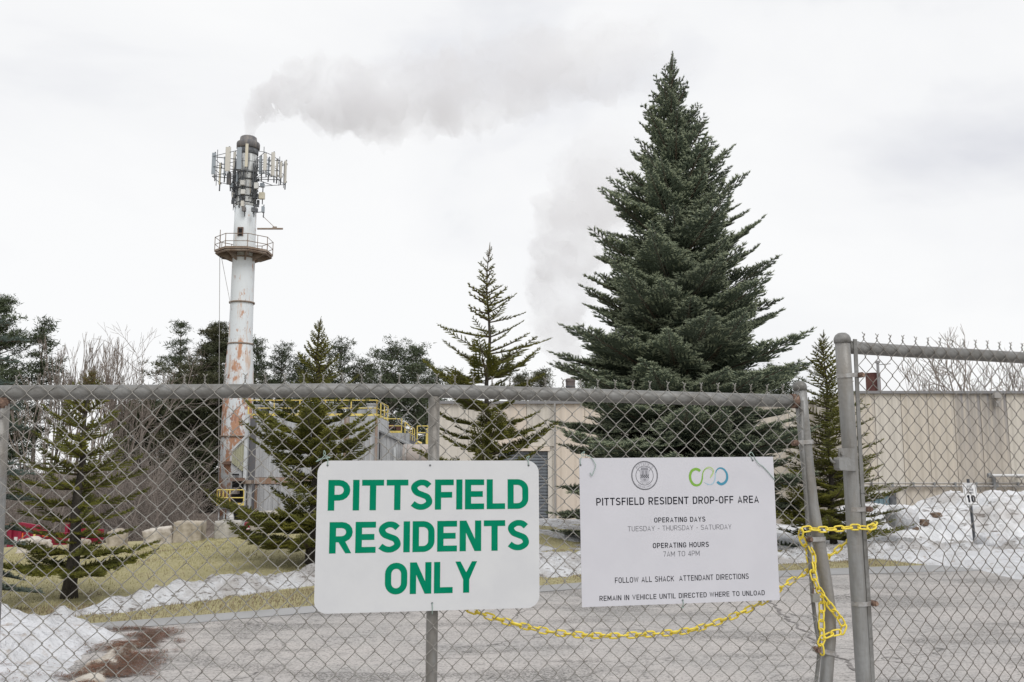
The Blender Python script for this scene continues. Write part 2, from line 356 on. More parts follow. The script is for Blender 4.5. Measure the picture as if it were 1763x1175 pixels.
def road_mat():
    m = bpy.data.materials.new('old_asphalt'); m.use_nodes = True; t = m.node_tree; b = t.nodes['Principled BSDF']
    b.inputs['Roughness'].default_value = .9; b.inputs['Specular IOR Level'].default_value = .25
    tcn = t.nodes.new('ShaderNodeTexCoord')
    def noi(s, d=6, st=(1,1,1), r=.65):
        mpn = t.nodes.new('ShaderNodeMapping'); mpn.inputs['Scale'].default_value = st; t.links.new(tcn.outputs['Object'], mpn.inputs[0])
        n = t.nodes.new('ShaderNodeTexNoise'); n.inputs['Scale'].default_value = s; n.inputs['Detail'].default_value = d; n.inputs['Roughness'].default_value = r
        t.links.new(mpn.outputs[0], n.inputs['Vector']); return n.outputs[0]
    def rng(src, a, z, c=0, d=1):
        n = t.nodes.new('ShaderNodeMapRange'); n.inputs[1].default_value = a; n.inputs[2].default_value = z; n.inputs[3].default_value = c; n.inputs[4].default_value = d
        t.links.new(src, n.inputs[0]); return n.outputs[0]
    def mixc(f, a, b_):
        n = t.nodes.new('ShaderNodeMix'); n.data_type = 'RGBA'; t.links.new(f, n.inputs[0])
        if isinstance(a, tuple): n.inputs[6].default_value = (*a, 1)
        else: t.links.new(a, n.inputs[6])
        n.inputs[7].default_value = (*b_, 1); return n.outputs[2]
    def mul(a, b_):
        n = t.nodes.new('ShaderNodeMath'); n.operation = 'MULTIPLY'; t.links.new(a, n.inputs[0]); t.links.new(b_, n.inputs[1]); return n.outputs[0]
    c = mixc(rng(noi(.55, 5), .40, .62), (.49,.46,.44), (.40,.385,.375))
    # worn patches where the binder shows dark between the stones
    patch = rng(noi(.75, 8, (.7, 1.7, 1), .62), .515, .58)
    grain = rng(noi(46, 3, (1,1,1), .7), .42, .60)
    c = mixc(mul(patch, grain), c, (.13,.125,.12))
    c = mixc(rng(noi(55, 2), .52, .68, 0, .75), c, (.58,.56,.54))
    c = mixc(rng(noi(42, 3), .53, .66, 0, .85), c, (.17,.16,.155))
    c = mixc(mul(rng(noi(14, 5, (1,1,1), .75), .53, .66), rng(noi(1.1, 3), .46, .58)), c, (.17,.165,.16))
    c = mixc(mul(rng(noi(9, 6, (.5,1.6,1), .8), .56, .64), rng(noi(.5, 3), .44, .56)), c, (.20,.19,.185))
    # fine crazing
    vo = t.nodes.new('ShaderNodeTexVoronoi'); vo.feature = 'DISTANCE_TO_EDGE'; vo.inputs['Scale'].default_value = 1.3
    mpn = t.nodes.new('ShaderNodeMapping'); t.links.new(tcn.outputs['Object'], mpn.inputs[0])
    wn = t.nodes.new('ShaderNodeTexNoise'); wn.inputs['Scale'].default_value = 3.0; wn.inputs['Detail'].default_value = 5; t.links.new(tcn.outputs['Object'], wn.inputs['Vector'])
    va = t.nodes.new('ShaderNodeVectorMath'); va.operation = 'MULTIPLY_ADD'; va.inputs[1].default_value = (.35,.35,.35)
    t.links.new(wn.outputs['Color'], va.inputs[0]); t.links.new(mpn.outputs[0], va.inputs[2]); t.links.new(va.outputs[0], vo.inputs['Vector'])
    crk = rng(vo.outputs['Distance'], 0.0, .016, 1, 0)
    c = mixc(mul(crk, rng(noi(.9, 3), .47, .60)), c, (.10,.095,.09))
    t.links.new(c, b.inputs['Base Color'])
    bn = t.nodes.new('ShaderNodeBump'); bn.inputs['Strength'].default_value = .7; bn.inputs['Distance'].default_value = .01
    t.links.new(noi(110, 3), bn.inputs['Height']); t.links.new(bn.outputs[0], b.inputs['Normal'])
    return m
M['road'] = road_mat()
M['gutter'] = mat('smooth_asphalt_strip', (.37,.37,.375), .85, 0, (.31,.31,.31), 1.2, bump=.2, bscale=60, col3=(.36,.355,.35), scale3=40, lo3=.5, hi3=.75)
M['crack'] = mat('crack_tar', (.16,.15,.145), .95, 0, (.30,.28,.27), 30)

# ------------------------------------------------------------------ terrain
EDGE = [(-14, 5.2), (-9, 7.4), (-5.6, 9.05), (-4.0, 9.9), (-2.24, 11.0), (-.6, 12.3), (1.13, 13.35), (3.4, 14.5), (5.8, 15.35), (8, 15.9), (14, 16.6), (40, 18)]
def edge(x): return (interp(x-.5, EDGE)+interp(x, EDGE)+interp(x+.5, EDGE))/3
CREST = [(-30, -.6), (-14, -.25), (-10.8, -.146), (-7.8, .01), (-6.6, .07), (-5.5, .21), (-4.8, .31), (-3.9, .39), (0, .35), (3, .2), (8, .1), (40, .1)]
def G(x, y):
    s = y-edge(x)
    if s <= 0: return -.006
    cr_ = interp(x, CREST); span = max(20-edge(x), 3.0)
    h = cr_*smooth01(s/span) + .05*smooth01(s/.5)*(1-smooth01(s/span)) + .035*nz(x*.5, y*.5, 3)*smooth01(s/1.5)
    d0 = interp(x, [(-3, 20.6), (3, 24)]); d1 = interp(x, [(-3, 34), (3, 42)])
    if y > d0: h = h + (-2.1-h)*smooth01((y-d0)/(d1-d0)) + .15*nz(x*.06, y*.06, 8)*smooth01((y-34)/20)
    return h
def axis(lo, hi, segs):
    a = [lo]; 
    for end, st in segs:
        while a[-1] < end-1e-6: a.append(min(end, a[-1]+st))
    return a
xs = axis(-600, 600, [(-60, 60), (-20, 2.5), (16, .3), (60, 2.5), (600, 60)])
ys = axis(-60, 1500, [(-4, 7), (6, 1.0), (24, .3), (46, 1.1), (120, 5), (300, 30), (1500, 150)])
b_ = MB(); nx_ = len(xs)
for y in ys:
    for x in xs: b_.v.append((x, y, G(x, y)))
for j in range(len(ys)-1):
    for i in range(nx_-1): b_.f.append((j*nx_+i, j*nx_+i+1, (j+1)*nx_+i+1, (j+1)*nx_+i)); b_.m.append(0)
tag(b_.build('ground', M['ground'], smooth=True), kind='structure')
# road: one sheet up to the far edge
b_ = MB(); rx = axis(-14, 30, [(30, .4)])
for x in rx: b_.v.append((x, -6, 0.004)); b_.v.append((x, edge(x)-.02+.05*nz(x*3, 0, 5), 0.004))
for i in range(len(rx)-1): b_.f.append((2*i, 2*i+2, 2*i+3, 2*i+1)); b_.m.append(0)
tag(b_.build('road', M['road']), kind='structure')
b_ = MB()
for x in rx:
    wd = interp(x, [(-6, .55), (-2, .6), (3, .7), (8, 1.0)])
    b_.v.append((x, edge(x)-wd+.04*nz(x*2, 1, 5), 0.009)); b_.v.append((x, edge(x)+.03*nz(x*4, 2, 5), 0.009))
for i in range(len(rx)-1): b_.f.append((2*i, 2*i+2, 2*i+3, 2*i+1)); b_.m.append(0)
tag(b_.build('road_edge_strip', M['gutter']), kind='structure')
# long cracks as thin sunken-looking strips of tar and grit
def crack(pts, wd):
    P = [gp(*p, z=.009) for p in pts]; L = []
    for a, c in zip(P, P[1:]):
        k = max(3, int((c-a).length/.06))
        for i in range(k): L.append(a.lerp(c, i/k))
    b = MB(); rr = random.Random(5)
    for i, p in enumerate(L):
        jx = .05*nz(p.x*4, p.y*4, 1)+.02*rr.uniform(-1, 1); w_ = wd*(.35+abs(nz(p.x*9, p.y*9, 7))*1.3)
        b.v.append((p.x+jx-w_/2, p.y-jx*.4, .009)); b.v.append((p.x+jx+w_/2, p.y-jx*.4+w_*.2, .009))
    for i in range(len(L)-1): b.f.append((2*i, 2*i+1, 2*i+3, 2*i+2)); b.m.append(0)
    return tag(b.build('road_crack', M['crack']), kind='structure')
crack([(1322,1030),(1345,1055),(1385,1088),(1430,1122),(1475,1150),(1520,1190)], .045)

# ------------------------------------------------------------------ snow: height sheets that die out into the ground
def snow(name, x0, x1, y0, y1, st, hf, m, label=None):
    nx = int((x1-x0)/st)+1; ny = int((y1-y0)/st)+1; b = MB(); hs = {}; idx = {}
    for j in range(ny):
        for i in range(nx):
            x = x0+i*st; y = y0+j*st; hs[i, j] = (x, y, hf(x, y))
    def vid(i, j):
        if (i, j) not in idx:
            x, y, h = hs[i, j]; idx[i, j] = len(b.v); b.v.append((x, y, G(x, y)+max(h, -.03)))
        return idx[i, j]
    for j in range(ny-1):
        for i in range(nx-1):
            if max(hs[i, j][2], hs[i+1, j][2], hs[i, j+1][2], hs[i+1, j+1][2]) > 0:
                b.f.append((vid(i, j), vid(i+1, j), vid(i+1, j+1), vid(i, j+1))); b.m.append(0)
    o = b.build(name, m, smooth=True); tag(o, kind='structure'); return o
# near left bank
BR = [(4.0, -2.6), (6.0, -3.0), (7.0, -3.3), (7.6, -3.48), (8.4, -3.6), (9.0, -3.68), (9.5, -4.0), (9.9, -4.9)]   # right border x by y
def bank(x, y):
    d = min(interp(y, BR)-x, (edge(x)-.25)-y)
    d += .16*nz(x*1.6, y*1.6, 2)
    h = .32*smooth01(d/.95) + .03*smooth01(d/.1)
    return h + (.075*nz(x*2.2, y*2.2, 9, 5) + .035*nz(x*8, y*8, 4, 5) + .02*nz(x*22, y*22, 4, 3))*smooth01(d/.3) - .012
snow('snow_bank', -9.5, -2.0, 4.5, 10.2, .035, bank, M['snow'])
# ribbon of ploughed snow along the far side of the road
def ribbon(x, y):
    s = y-edge(x)
    lo = interp(x, [(-5.0, .25), (-4.2, .35), (-3.3, .95), (-2.5, 1.4), (-1, 1.0), (.5, .5), (2, .35), (4, .45), (8, .7)])
    hi = interp(x, [(-5.0, .3), (-4.6, .6), (-4.0, 1.5), (-3.2, 2.2), (-2.4, 3.2), (-1, 3.3), (.5, 2.0), (2, 2.2), (4, 1.7), (5.5, 1.9), (8, 2.2)])
    d = min(s-lo, hi-s) + .22*nz(x*1.1, y*1.6, 12) + .08*nz(x*5, y*5, 2)
    return .15*smooth01(d/.5)*(1+.8*nz(x*1.2, y*1.2, 7)) + .02*smooth01(d/.08) + (.08*nz(x*4, y*4, 3, 6)+.05*abs(nz(x*12, y*12, 5, 4)))*smooth01(d/.25) - .012
snow('snow_ribbon', -5.4, 9.5, 9.6, 18.6, .05, ribbon, M['snow_dirty'])
# patches on the grass further back
def patches(x, y):
    s = y-edge(x)
    if s < 2.3: return -.1
    cover = interp(x, [(-3.4, -.9), (-.6, -.15), (.3, .06), (1.2, .05), (4.0, -.22), (5.5, .0), (9, .1)])
    d = nz(x*.55, y*.8, 21) + cover - .25*smooth01((y-24)/4)
    return .07*smooth01(d/.35) + .03*nz(x*5, y*5, 5, 4)*smooth01(d/.2) - .012
snow('snow_patches', -3, 16, 12.5, 27, .12, patches, M['snow_dirty'])
# big ploughed pile on the right
PT = [(4.9, 0), (5.4, .16), (6.6, .20), (7.2, .46), (7.7, .64), (8.2, .68), (8.8, .58), (9.3, .70), (9.9, .92), (10.8, .95), (12, .98), (16, .8), (18, .0)]
def pile(x, y):
    hx = interp(x, PT)
    f = smooth01((y-17.1-.25*nz(x*.8, 0, 4))/2.3)*smooth01((23.5-y)/2.2)
    h = hx*f
    lump = .16*nz(x*.9, y*.9, 31, 4) + .09*(.35-abs(nz(x*2.2, y*2.2, 15, 2))) + .06*nz(x*4, y*4, 2, 4) + .03*nz(x*14, y*14, 2, 4)
    return h + lump*smooth01(f*1.6)*min(1, hx*2) - .03
M['snow_pile'] = mat('ploughed_dirty_snow', (.72,.73,.75), .85, 0, (.52,.505,.495), 1.3, lo=.45, hi=.64, bump=1.0, bscale=24, bdist=.03, col3=(.20,.18,.165), scale3=6, lo3=.575, hi3=.66, stretch3=(.4,.7,2.0))
snow('snow_pile', 4.6, 17.5, 16.8, 24, .045, pile, M['snow_pile'])
def apron(x, y):
    xl = interp(y, [(9, 8.6), (11, 7.6), (13.2, 7.1), (14.7, 7.2), (15.6, 6.9), (16.2, 6.0), (17, 5.4)])
    d = min(x-xl, 17.8-y) + .15*nz(x*1.3, y*1.3, 8)
    return .09*smooth01(d/.9) + .02*smooth01(d/.08) + (.03*nz(x*3, y*3, 6, 5)+.015*nz(x*11, y*11, 3))*smooth01(d/.3) - .012
snow('snow_apron', 4.6, 14, 9.5, 17.8, .06, apron, M['snow'])
# rounded lumps on the pile
def rock_mesh(name, sx, sy, sz, seed, m, box=.5, rough=.10, sub=15):
    b = MB(); idx = {}
    def pt(p):
        k = (round(p[0], 4), round(p[1], 4), round(p[2], 4))
        if k in idx: return idx[k]
        v = Vector(p); sph = v.normalized()
        q = v*box*1.0 + sph*(1-box)*1.15
        # box = 1 keeps the block shape, 0 gives a ball
        d = 1 + rough*nz(q.x*1.3+seed, q.y*1.3, q.z*1.3, 4) + rough*.55*nz(q.x*4, q.y*4+seed, q.z*4, 4)
        idx[k] = len(b.v); b.v.append((q.x*d*sx/2, q.y*d*sy/2, q.z*d*sz/2)); return idx[k]
    n = sub
    for ax in range(3):
        for sg in (-1, 1):
            for i in range(n):
                for j in range(n):
                    c = []
                    for (di, dj) in ((0,0),(1,0),(1,1),(0,1)):
                        a = -1+2*(i+di)/n; e_ = -1+2*(j+dj)/n
                        p = [0, 0, 0]; p[ax] = sg; p[(ax+1)%3] = a; p[(ax+2)%3] = e_; c.append(pt(p))
                    if sg < 0: c.reverse()
                    b.f.append(tuple(c)); b.m.append(0)
    return b.mesh(name, m, smooth=True)
def rock(px0, px1, pt_, pb, Y, seed, m, label, box=.75, rough=.10, tilt=0, name='boulder', cat='boulder', group=None, dep=1.0, rz=.3):
    a = at(px0, pb, Y); b = at(px1, pt_, Y); w_ = b.x-a.x; h = b.z-a.z
    me = rock_mesh(name, w_, w_*dep, h+.25, seed, m, box, rough)
    o = bpy.data.objects.new(name, me); C.objects.link(o)
    o.location = ((a.x+b.x)/2, Y+w_*dep/2, (a.z-.25+b.z)/2); o.rotation_euler = (0, R(tilt), rz)
    return tag(o, label, cat, group)
GB = 'pale boulders set along the top of the grass slope'
rock(20,72,930,955,19.3,1,M['rock_white'],'small low whitish boulder in front of the red dumpster at far left',.5,.15,group=GB)
rock(108,146,930,950,19.6,2,M['rock'],'small half hidden tan boulder behind the leftmost fir',.5,.15,group=GB)
rock(176,212,914,948,19.6,3,M['rock'],'tan boulder showing through the right branches of the leftmost fir',.5,.16,group=GB)
rock(241,290,911,938,19.5,4,M['rock_white'],'low tilted slab-like whitish boulder left of the square block boulder',.85,.08,tilt=-9,group=GB)
rock(295,343,899,934,19.6,5,M['rock'],'upright squarish tan boulder on the crest of the grass slope',.97,.045,group=GB,rz=.12)
rock(362,410,898,930,19.7,6,M['rock_grey'],'rounded grey boulder below the yellow platform of the stack',.80,.07,group=GB)
rock(428,483,882,921,20.2,7,M['concrete'],'large square concrete block beside the base of the silver plant',.95,.03,name='concrete_block',cat='concrete block',rz=.08)
for i, (px, py, s_, Y, lb) in enumerate([(1709,950,.50,17.4,'smooth rounded white snow lump right of the speed limit sign post'),(1553,905,.5,17.6,'small snow lump at the left end of the big snow pile')]):
    p = at(px, py, Y); me = rock_mesh('snow_lump', s_, s_, s_*.75, 20+i, M['snow'], .15, .10)
    o = bpy.data.objects.new('snow_lump', me); C.objects.link(o); o.location = (p.x, p.y, p.z+s_*.28); tag(o, lb, 'snow lump')
for i, (px, py, s_, lb) in enumerate([(1589,901,.20,'brown clod of earth lying on the left face of the snow pile'),(1611,889,.20,'brown clod of earth near the top of the snow pile'),(1575,911,.13,'smallest brown clod low on the left face of the snow pile')]):
    p = at(px, py, 18.6); z = G(p.x, p.y)+pile(p.x, p.y)
    for yy in [17.2+.1*q for q in range(45)]:
        p = at(px, py, yy)
        if G(p.x, p.y)+pile(p.x, p.y) > p.z: break
    me = rock_mesh('earth_clod', s_, s_, s_*.7, 40+i, M['clod'], .3, .30, 7)
    o = bpy.data.objects.new('earth_clod', me); C.objects.link(o); o.location = p; tag(o, lb, 'earth clod', 'earth clods on the snow pile')

# soil lip and needle litter beside the near bank
def lip(x, y):
    xr = interp(y, BR); d = .17-abs(x-(xr+.20)) + .12*nz(x*2.5, y*2.5, 3)
    d = min(d, y-4.6, 8.75-y)
    return .05*smooth01(d/.13)*(1+.35*nz(x*3, y*3, 2)) + .025*nz(x*9, y*9, 1, 5)*smooth01(d/.2) - .01
snow('soil_lip', -5.2, -1.6, 4.5, 9, .045, lip, M['soil'])
rr = random.Random(11); b_ = MB()
for i in range(15000):
    y = rr.uniform(5.6, 9.5); xr = interp(y, BR); x = xr + rr.triangular(-.2, .75, .36)
    if y > 8.6: x = xr + rr.triangular(-.1, .8, .3)
    if nz(x*2.2, y*2.2, 17) < -.12+.4*abs(x-xr-.4): continue
    z = max(0.01, G(x, y)+max(lip(x, y), bank(x, y))) + rr.uniform(0, .018)
    a = rr.uniform(0, 6.283); l = rr.uniform(.015, .05); q = rr.uniform(-.3, .5); dx, dy = math.cos(a), math.sin(a)
    b_.face((x-dx*l-dy*.003, y-dy*l+dx*.003, z), (x-dx*l+dy*.003, y-dy*l-dx*.003, z), (x+dx*l, y+dy*l, z+q*l))
for i in range(1100):    # scattered on the snow
    y = rr.uniform(5.6, 9.2); x = interp(y, BR)-rr.uniform(.1, 2.6)
    cxx, cyy = round(x*.8)/.8+.4*rr.random(), round(y*.9)/.9+.4*rr.random()
    x = cxx+rr.gauss(0, .05); y = cyy+rr.gauss(0, .03)
    if bank(x, y) < .05: continue
    z = G(x, y)+bank(x, y)+.012; a = rr.uniform(0, 6.283); l = rr.uniform(.012, .04); dx, dy = math.cos(a), math.sin(a)
    b_.face((x-dx*l-dy*.003, y-dy*l+dx*.003, z), (x-dx*l+dy*.003, y-dy*l-dx*.003, z), (x+dx*l, y+dy*l, z+.3*l))
tag(b_.build('needle_litter', M['litter']), 'brown fallen needles strewn along the edge of the near snow bank', 'needle litter', kind='stuff')
# grass blades on the slope
rr = random.Random(12); b_ = MB()
for i in range(130000):
    x = rr.uniform(-12.5, 9); y = edge(x) + (rr.random()**.75)*11.5 if i % 4 else edge(x) + rr.random()*1.2
    if y > 24 or y < edge(x)+.03: continue
    if ribbon(x, y) > .01 or patches(x, y) > .0 or (x > 4.8 and pile(x, y) > .02) or (x > 4.4 and apron(x, y) > .01) or (x < -2.5 and bank(x, y) > .02): continue
    if x > -.9 and y > 17 and rr.random() < .4: continue
    z = G(x, y)-.01; s = y-edge(x); h = rr.uniform(.02, .05)*(1+.5*nz(x, y, 2)); a = rr.uniform(0, 6.283); l = rr.uniform(-.8, .8)*h
    b_.mi = 1 if (s < 1.15 and rr.random() < .8) or nz(x*.9, y*.9, 30) > .38 or rr.random() < .1 else 0
    dx, dy = math.cos(a)*.006, math.sin(a)*.006
    b_.face((x-dx, y-dy, z), (x+dx, y+dy, z), (x+l*math.sin(a)+.01, y-l*math.cos(a), z+h))
tag(b_.build('grass', [M['blade'], M['blade_brown']]), 'short dead yellowish grass covering the slope across the road', 'grass', kind='stuff')
# ------------------------------------------------------------------ firs: branch meshes shared between copies
def fir_branch(name, L, seed, mats, nl=.03, nw=.0035, tw=.11, fan=.42, sub=True, dens=95, up=.25, flat=1.0, rise=.10, tipfrac=.25, thick=.012, clump=1.0, corer=.36):
    rr = random.Random(seed); b = MB()
    def axis_pt(t): return Vector((L*t, 0, L*rise*(t*t-.15*t)*flat))
    K = 9; pts = [axis_pt(i/(K-1)) for i in range(K)]
    b.mi = 0; b.tube(pts, [max(.0025, thick*(1-.85*i/(K-1))) for i in range(K)], 4, caps=False)
    def needles(p, d, ln, tip):
        n = max(3, int(ln*dens)); side = d.cross(Vector((0,0,1)))
        if side.length < 1e-4: side = Vector((0,1,0))
        side.normalize(); upv = side.cross(d).normalized()
        for i in range(n):
            t = (i+rr.random())/n; q = p + d*ln*t
            a = rr.uniform(-2.0, 2.0)               # mostly above and beside the twig
            rad = side*math.sin(a) + upv*math.cos(a)
            fw = rr.uniform(.25, .8); nn = nl*rr.uniform(.7, 1.15)
            e_ = (d*fw + rad + upv*up).normalized()*nn
            s_ = d.cross(rad).normalized()*nw*.5
            b.mi = 2 if (tip and t > 1-tipfrac) else 1
            if tip and t > .93: e_ = (d + rad*.5).normalized()*nn
            b.face(q-s_, q+s_, q+e_)
    def core(p, d, ln, r0, r1, tip):
        a = d.cross(Vector((0,0,1)))
        if a.length < 1e-4: a = Vector((0,1,0))
        a.normalize(); c = a.cross(d).normalized(); k = len(b.v)
        for f, r in ((0, r0), (.75, r1), (1.0, r1*.15)):
            for j in range(4):
                q = 1.5708*j+.78; b.v.append(tuple(p+d*ln*f+(a*math.cos(q)+c*math.sin(q)*.8)*r))
        for s_ in range(2):
            for j in range(4):
                b.f.append((k+4*s_+j, k+4*s_+(j+1)%4, k+4*s_+4+(j+1)%4, k+4*s_+4+j)); b.m.append(2 if (tip and s_ == 1) else 1)
    def twig(p, d, ln, lvl):
        b.mi = 0; e_ = p + d*ln + Vector((0, 0, ln*.10))
        dd = (e_-p).normalized(); r0 = max(.0018, thick*.3*(.6 if lvl else 1))
        s_ = dd.cross(Vector((0,0,1))).normalized()*r0
        b.face(p-s_, p+s_, e_); b.face(p-Vector((0,0,r0)), p+Vector((0,0,r0)), e_)
        st = .18 if (lvl == 0 and sub) else .0
        needles(p+dd*ln*st, dd, ln*(1-st), True); core(p+dd*ln*st, dd, ln*(1-st), nl*corer*.7, nl*corer, True)
        if lvl == 0 and sub and ln > tw*1.5:
            x = tw*.9; sg = 1
            while x < ln*.88:
                q = p + dd*x; a = R(rr.uniform(38, 55))*sg
                ds = Vector((dd.x*math.cos(a)-dd.y*math.sin(a), dd.x*math.sin(a)+dd.y*math.cos(a), dd.z+rr.uniform(-.05, .22))).normalized()
                twig(q, ds, min(.55*(ln-x)+.04, ln*.5)*rr.uniform(.8, 1.1), 1)
                x += tw*.55*rr.uniform(.8, 1.2); sg = -sg
    x = L*.10; sg = 1
    while x < L*.97:
        p = axis_pt(x/L); a = R(rr.uniform(40, 62))*sg
        ln = min(fan*(L-x)*1.05+.05, fan*L)*rr.uniform(.75, 1.15)*interp(x/L, [(.1, .6), (.3, 1), (1, 1)])
        if rr.random() < clump:
            twig(p, Vector((math.cos(a), math.sin(a), rr.uniform(-.12, .15)*flat)).normalized(), ln, 0)
        if rr.random() < .30:      # twigs rising from the top of the branch
            a2 = R(rr.uniform(-40, 40)); twig(p, Vector((math.cos(a2)*.7, math.sin(a2)*.5, .65)).normalized(), ln*.4, 1)
        x += tw*.5*rr.uniform(.8, 1.25); sg = -sg
    for i in range(K-1):
        p, q = pts[i], pts[i+1]; needles(p, (q-p).normalized(), (q-p).length, i == K-2)
    return b.mesh(name, mats)
def tree_frame(px, ptop, Y, pbase=None):
    top = at(px, ptop, Y); zb = G(top.x, Y)
    return top.x, top.z, zb
def fir(name, label, cat, x, Y, zb, zt, trunk_r, profile, spacing, per, variants, elev, seed, tipmesh=None, r_jit=.12, yaw0=0, group=None, brown=None, lean=0, mid=0, start=0.0, wob=8, trunkmat='bark', lower=None, lowt=0):
    """profile: [(t, radius)] with t = 0 at the base and 1 at the top; elev: [(t, degrees above level)]"""
    rr = random.Random(seed); H = zt-zb
    root = empty(name, (x, Y, zb), label, cat, group)
    b = MB(); K = 14
    tp = [Vector((x+lean*H*(i/(K-1))**2+.006*H*math.sin(i*1.3+seed), Y, zb-.05+(H+.05)*i/(K-1))) for i in range(K)]
    rad = [trunk_r*(1-.93*(i/(K-1)))*(1.35 if i == 0 else 1) for i in range(K)]
    b.tube(tp, rad, 9); b.build('trunk', M[trunkmat], root, smooth=True)
    lens = sorted(variants)
    def put(t, a, f=1.0, mset=None):
        L = interp(t, profile)*rr.uniform(1-r_jit, 1+r_jit)*f
        if L < .03: return
        V_ = lower if (lower and t < lowt) else variants
        best = min(V_, key=lambda q: abs(math.log(q/L))); me = rr.choice(V_[best] if mset is None else mset)
        s = L/best if mset is None else L/.5
        vs_ = None
        el = R(interp(t, elev)+rr.uniform(-wob, wob)*.6)
        z = H*t; i = min(K-2, int(t*(K-1))); fr = t*(K-1)-i; c = tp[i].lerp(tp[i+1], fr)
        mt = Matrix.Translation((c.x-x, 0, z)) @ Matrix.Rotation(a, 4, 'Z') @ Matrix.Rotation(-el, 4, 'Y') @ Matrix.Rotation(rr.uniform(-.25, .25), 4, 'X') @ Matrix.Diagonal((s, s*rr.uniform(.9, 1.1), s, 1))
        inst('branch', me, root, mat=mt)
    t = start; k = 0
    while t < .985:
        n = per if not callable(per) else per(t); a0 = rr.uniform(0, 6.28)
        for j in range(n): put(t+rr.uniform(-.006, .006), a0+2*math.pi*(j+rr.uniform(-.22, .22))/n, mset=(brown if brown and t > .9 else None))
        for j in range(mid if t < .93 else 0): put(t+spacing(t)*rr.uniform(.3, .7), rr.uniform(0, 6.28), .62)
        t += spacing(t)*rr.uniform(.88, 1.12); k += 1
    # leader: a short spike of needles
    if tipmesh:
        for j in range(5):
            tt = .965+.009*j
            mt = Matrix.Translation((tp[-1].x-x, 0, H*(.955+.01*j))) @ Matrix.Rotation(j*2.4, 4, 'Z') @ Matrix.Rotation(-R(62 if j < 4 else 89), 4, 'Y') @ Matrix.Scale(H*.03/.5, 4)
            inst('branch', tipmesh, root, mat=mt)
    return root
mb_ = [M['wood'], M['needle_blue'], M['tip_blue']]
VB = {L: [fir_branch('blue_fir_branch', L, int(L*100)+i, mb_, nl=.046, nw=.010, tw=.095, fan=.46, dens=155, up=.35, rise=.13, thick=.018) for i in range(n)] for L, n in ((.5, 3), (1.1, 4), (1.8, 4), (2.6, 4))}
mo = [M['wood'], M['needle_olive'], M['tip_olive']]
VO = {L: [fir_branch('olive_fir_branch', L, 300+int(L*100)+i, mo, nl=.032, nw=.0065, tw=.055, fan=.30, dens=220, up=1.2, rise=.30, tipfrac=.5, thick=.012, sub=L > .7) for i in range(n)] for L, n in ((.3, 3), (.65, 4), (1.15, 4), (1.8, 3))}
VS = {L: [fir_branch('sparse_fir_branch', L, 500+int(L*100)+i, mo, nl=.034, nw=.007, tw=.085, fan=.22, dens=130, up=.9, rise=.13, tipfrac=.4, thick=.016, sub=False) for i in range(n)] for L, n in ((.35, 3), (.8, 4), (1.3, 4))}
VE = {L: [fir_branch('green_fir_branch', L, 700+int(L*100)+i, mo, nl=.030, nw=.0065, tw=.075, fan=.30, dens=150, up=.7, rise=.16, tipfrac=.4, thick=.012, sub=L > .9) for i in range(n)] for L, n in ((.35, 3), (.8, 4), (1.4, 4))}
BRN = [fir_branch('burnt_fir_branch', .5, 900+i, [M['wood'], M['needle_brown'], M['needle_olive']], nl=.05, nw=.008, tw=.09, fan=.35, dens=120, up=.6, rise=.1, sub=False) for i in range(2)]
VSP = {L: [fir_branch('spruce_branch', L, 950+int(L*100)+i, [M['wood'], M['needle_spruce'], M['needle_spruce']], nl=.034, nw=.008, tw=.07, fan=.38, dens=170, up=.4, rise=-.02, thick=.013) for i in range(2)] for L in (.6, 1.4)}

# A: small mossy fir on the slope at left
x, zt, zb = tree_frame(160, 640, 11.2)
fir('fir_tree', 'small olive fir with bare trunk foot and browned top behind the fence\'s left end', 'fir tree', x-.1, 11.2, zb, zt, .085,
    [(0, .0), (.10, 1.0), (.17, 1.0), (.24, .66), (.36, .62), (.43, .82), (.60, .66), (.72, .52), (.82, .36), (.90, .20), (.95, .16), (1, .04)],
    lambda t: .066 if t < .85 else .032, 5, VO, [(0, -10), (.25, -2), (.6, 6), (1, 45)], 4, brown=BRN, start=.13, mid=1, lean=.03, tipmesh=BRN[0])
# B: middle fir in front of the silver building
x, zt, zb = tree_frame(550, 550, 14.2)
fir('fir_tree', 'olive green fir in front of the silver clad plant and behind the green lettered sign', 'fir tree', x, 14.2, zb, zt, .10,
    [(0, 1.0), (.08, 1.5), (.15, 1.6), (.19, .85), (.28, .72), (.36, .92), (.44, 1.10), (.51, 1.08), (.57, .76), (.68, .55), (.78, .38), (.88, .22), (.95, .12), (1, .03)],
    lambda t: .054 if t < .8 else .028, 6, VO, [(0, -2), (.25, 6), (.6, 14), (1, 50)], 9, start=.07, mid=0, r_jit=.20, brown=None, tipmesh=VO[.3][0])
# C: sparse fir
x, zt, zb = tree_frame(841, 430, 17.0)
fir('fir_tree', 'tall sparse fir with widely spaced thin branches, rising between the two signs', 'fir tree', x, 17.0, zb, zt, .075,
    [(0, 1.0), (.12, 1.15), (.28, 1.15), (.42, 1.12), (.50, 1.12), (.60, 1.15), (.66, .95), (.74, .62), (.82, .42), (.90, .26), (.96, .14), (1, .03)],
    lambda t: .050 if t < .72 else .026, 4, VS, [(0, 2), (.4, 8), (.65, 13), (.85, 26), (1, 45)], 15, start=.08, mid=1, wob=14, r_jit=.25, lower=VO, lowt=.56, tipmesh=BRN[1])
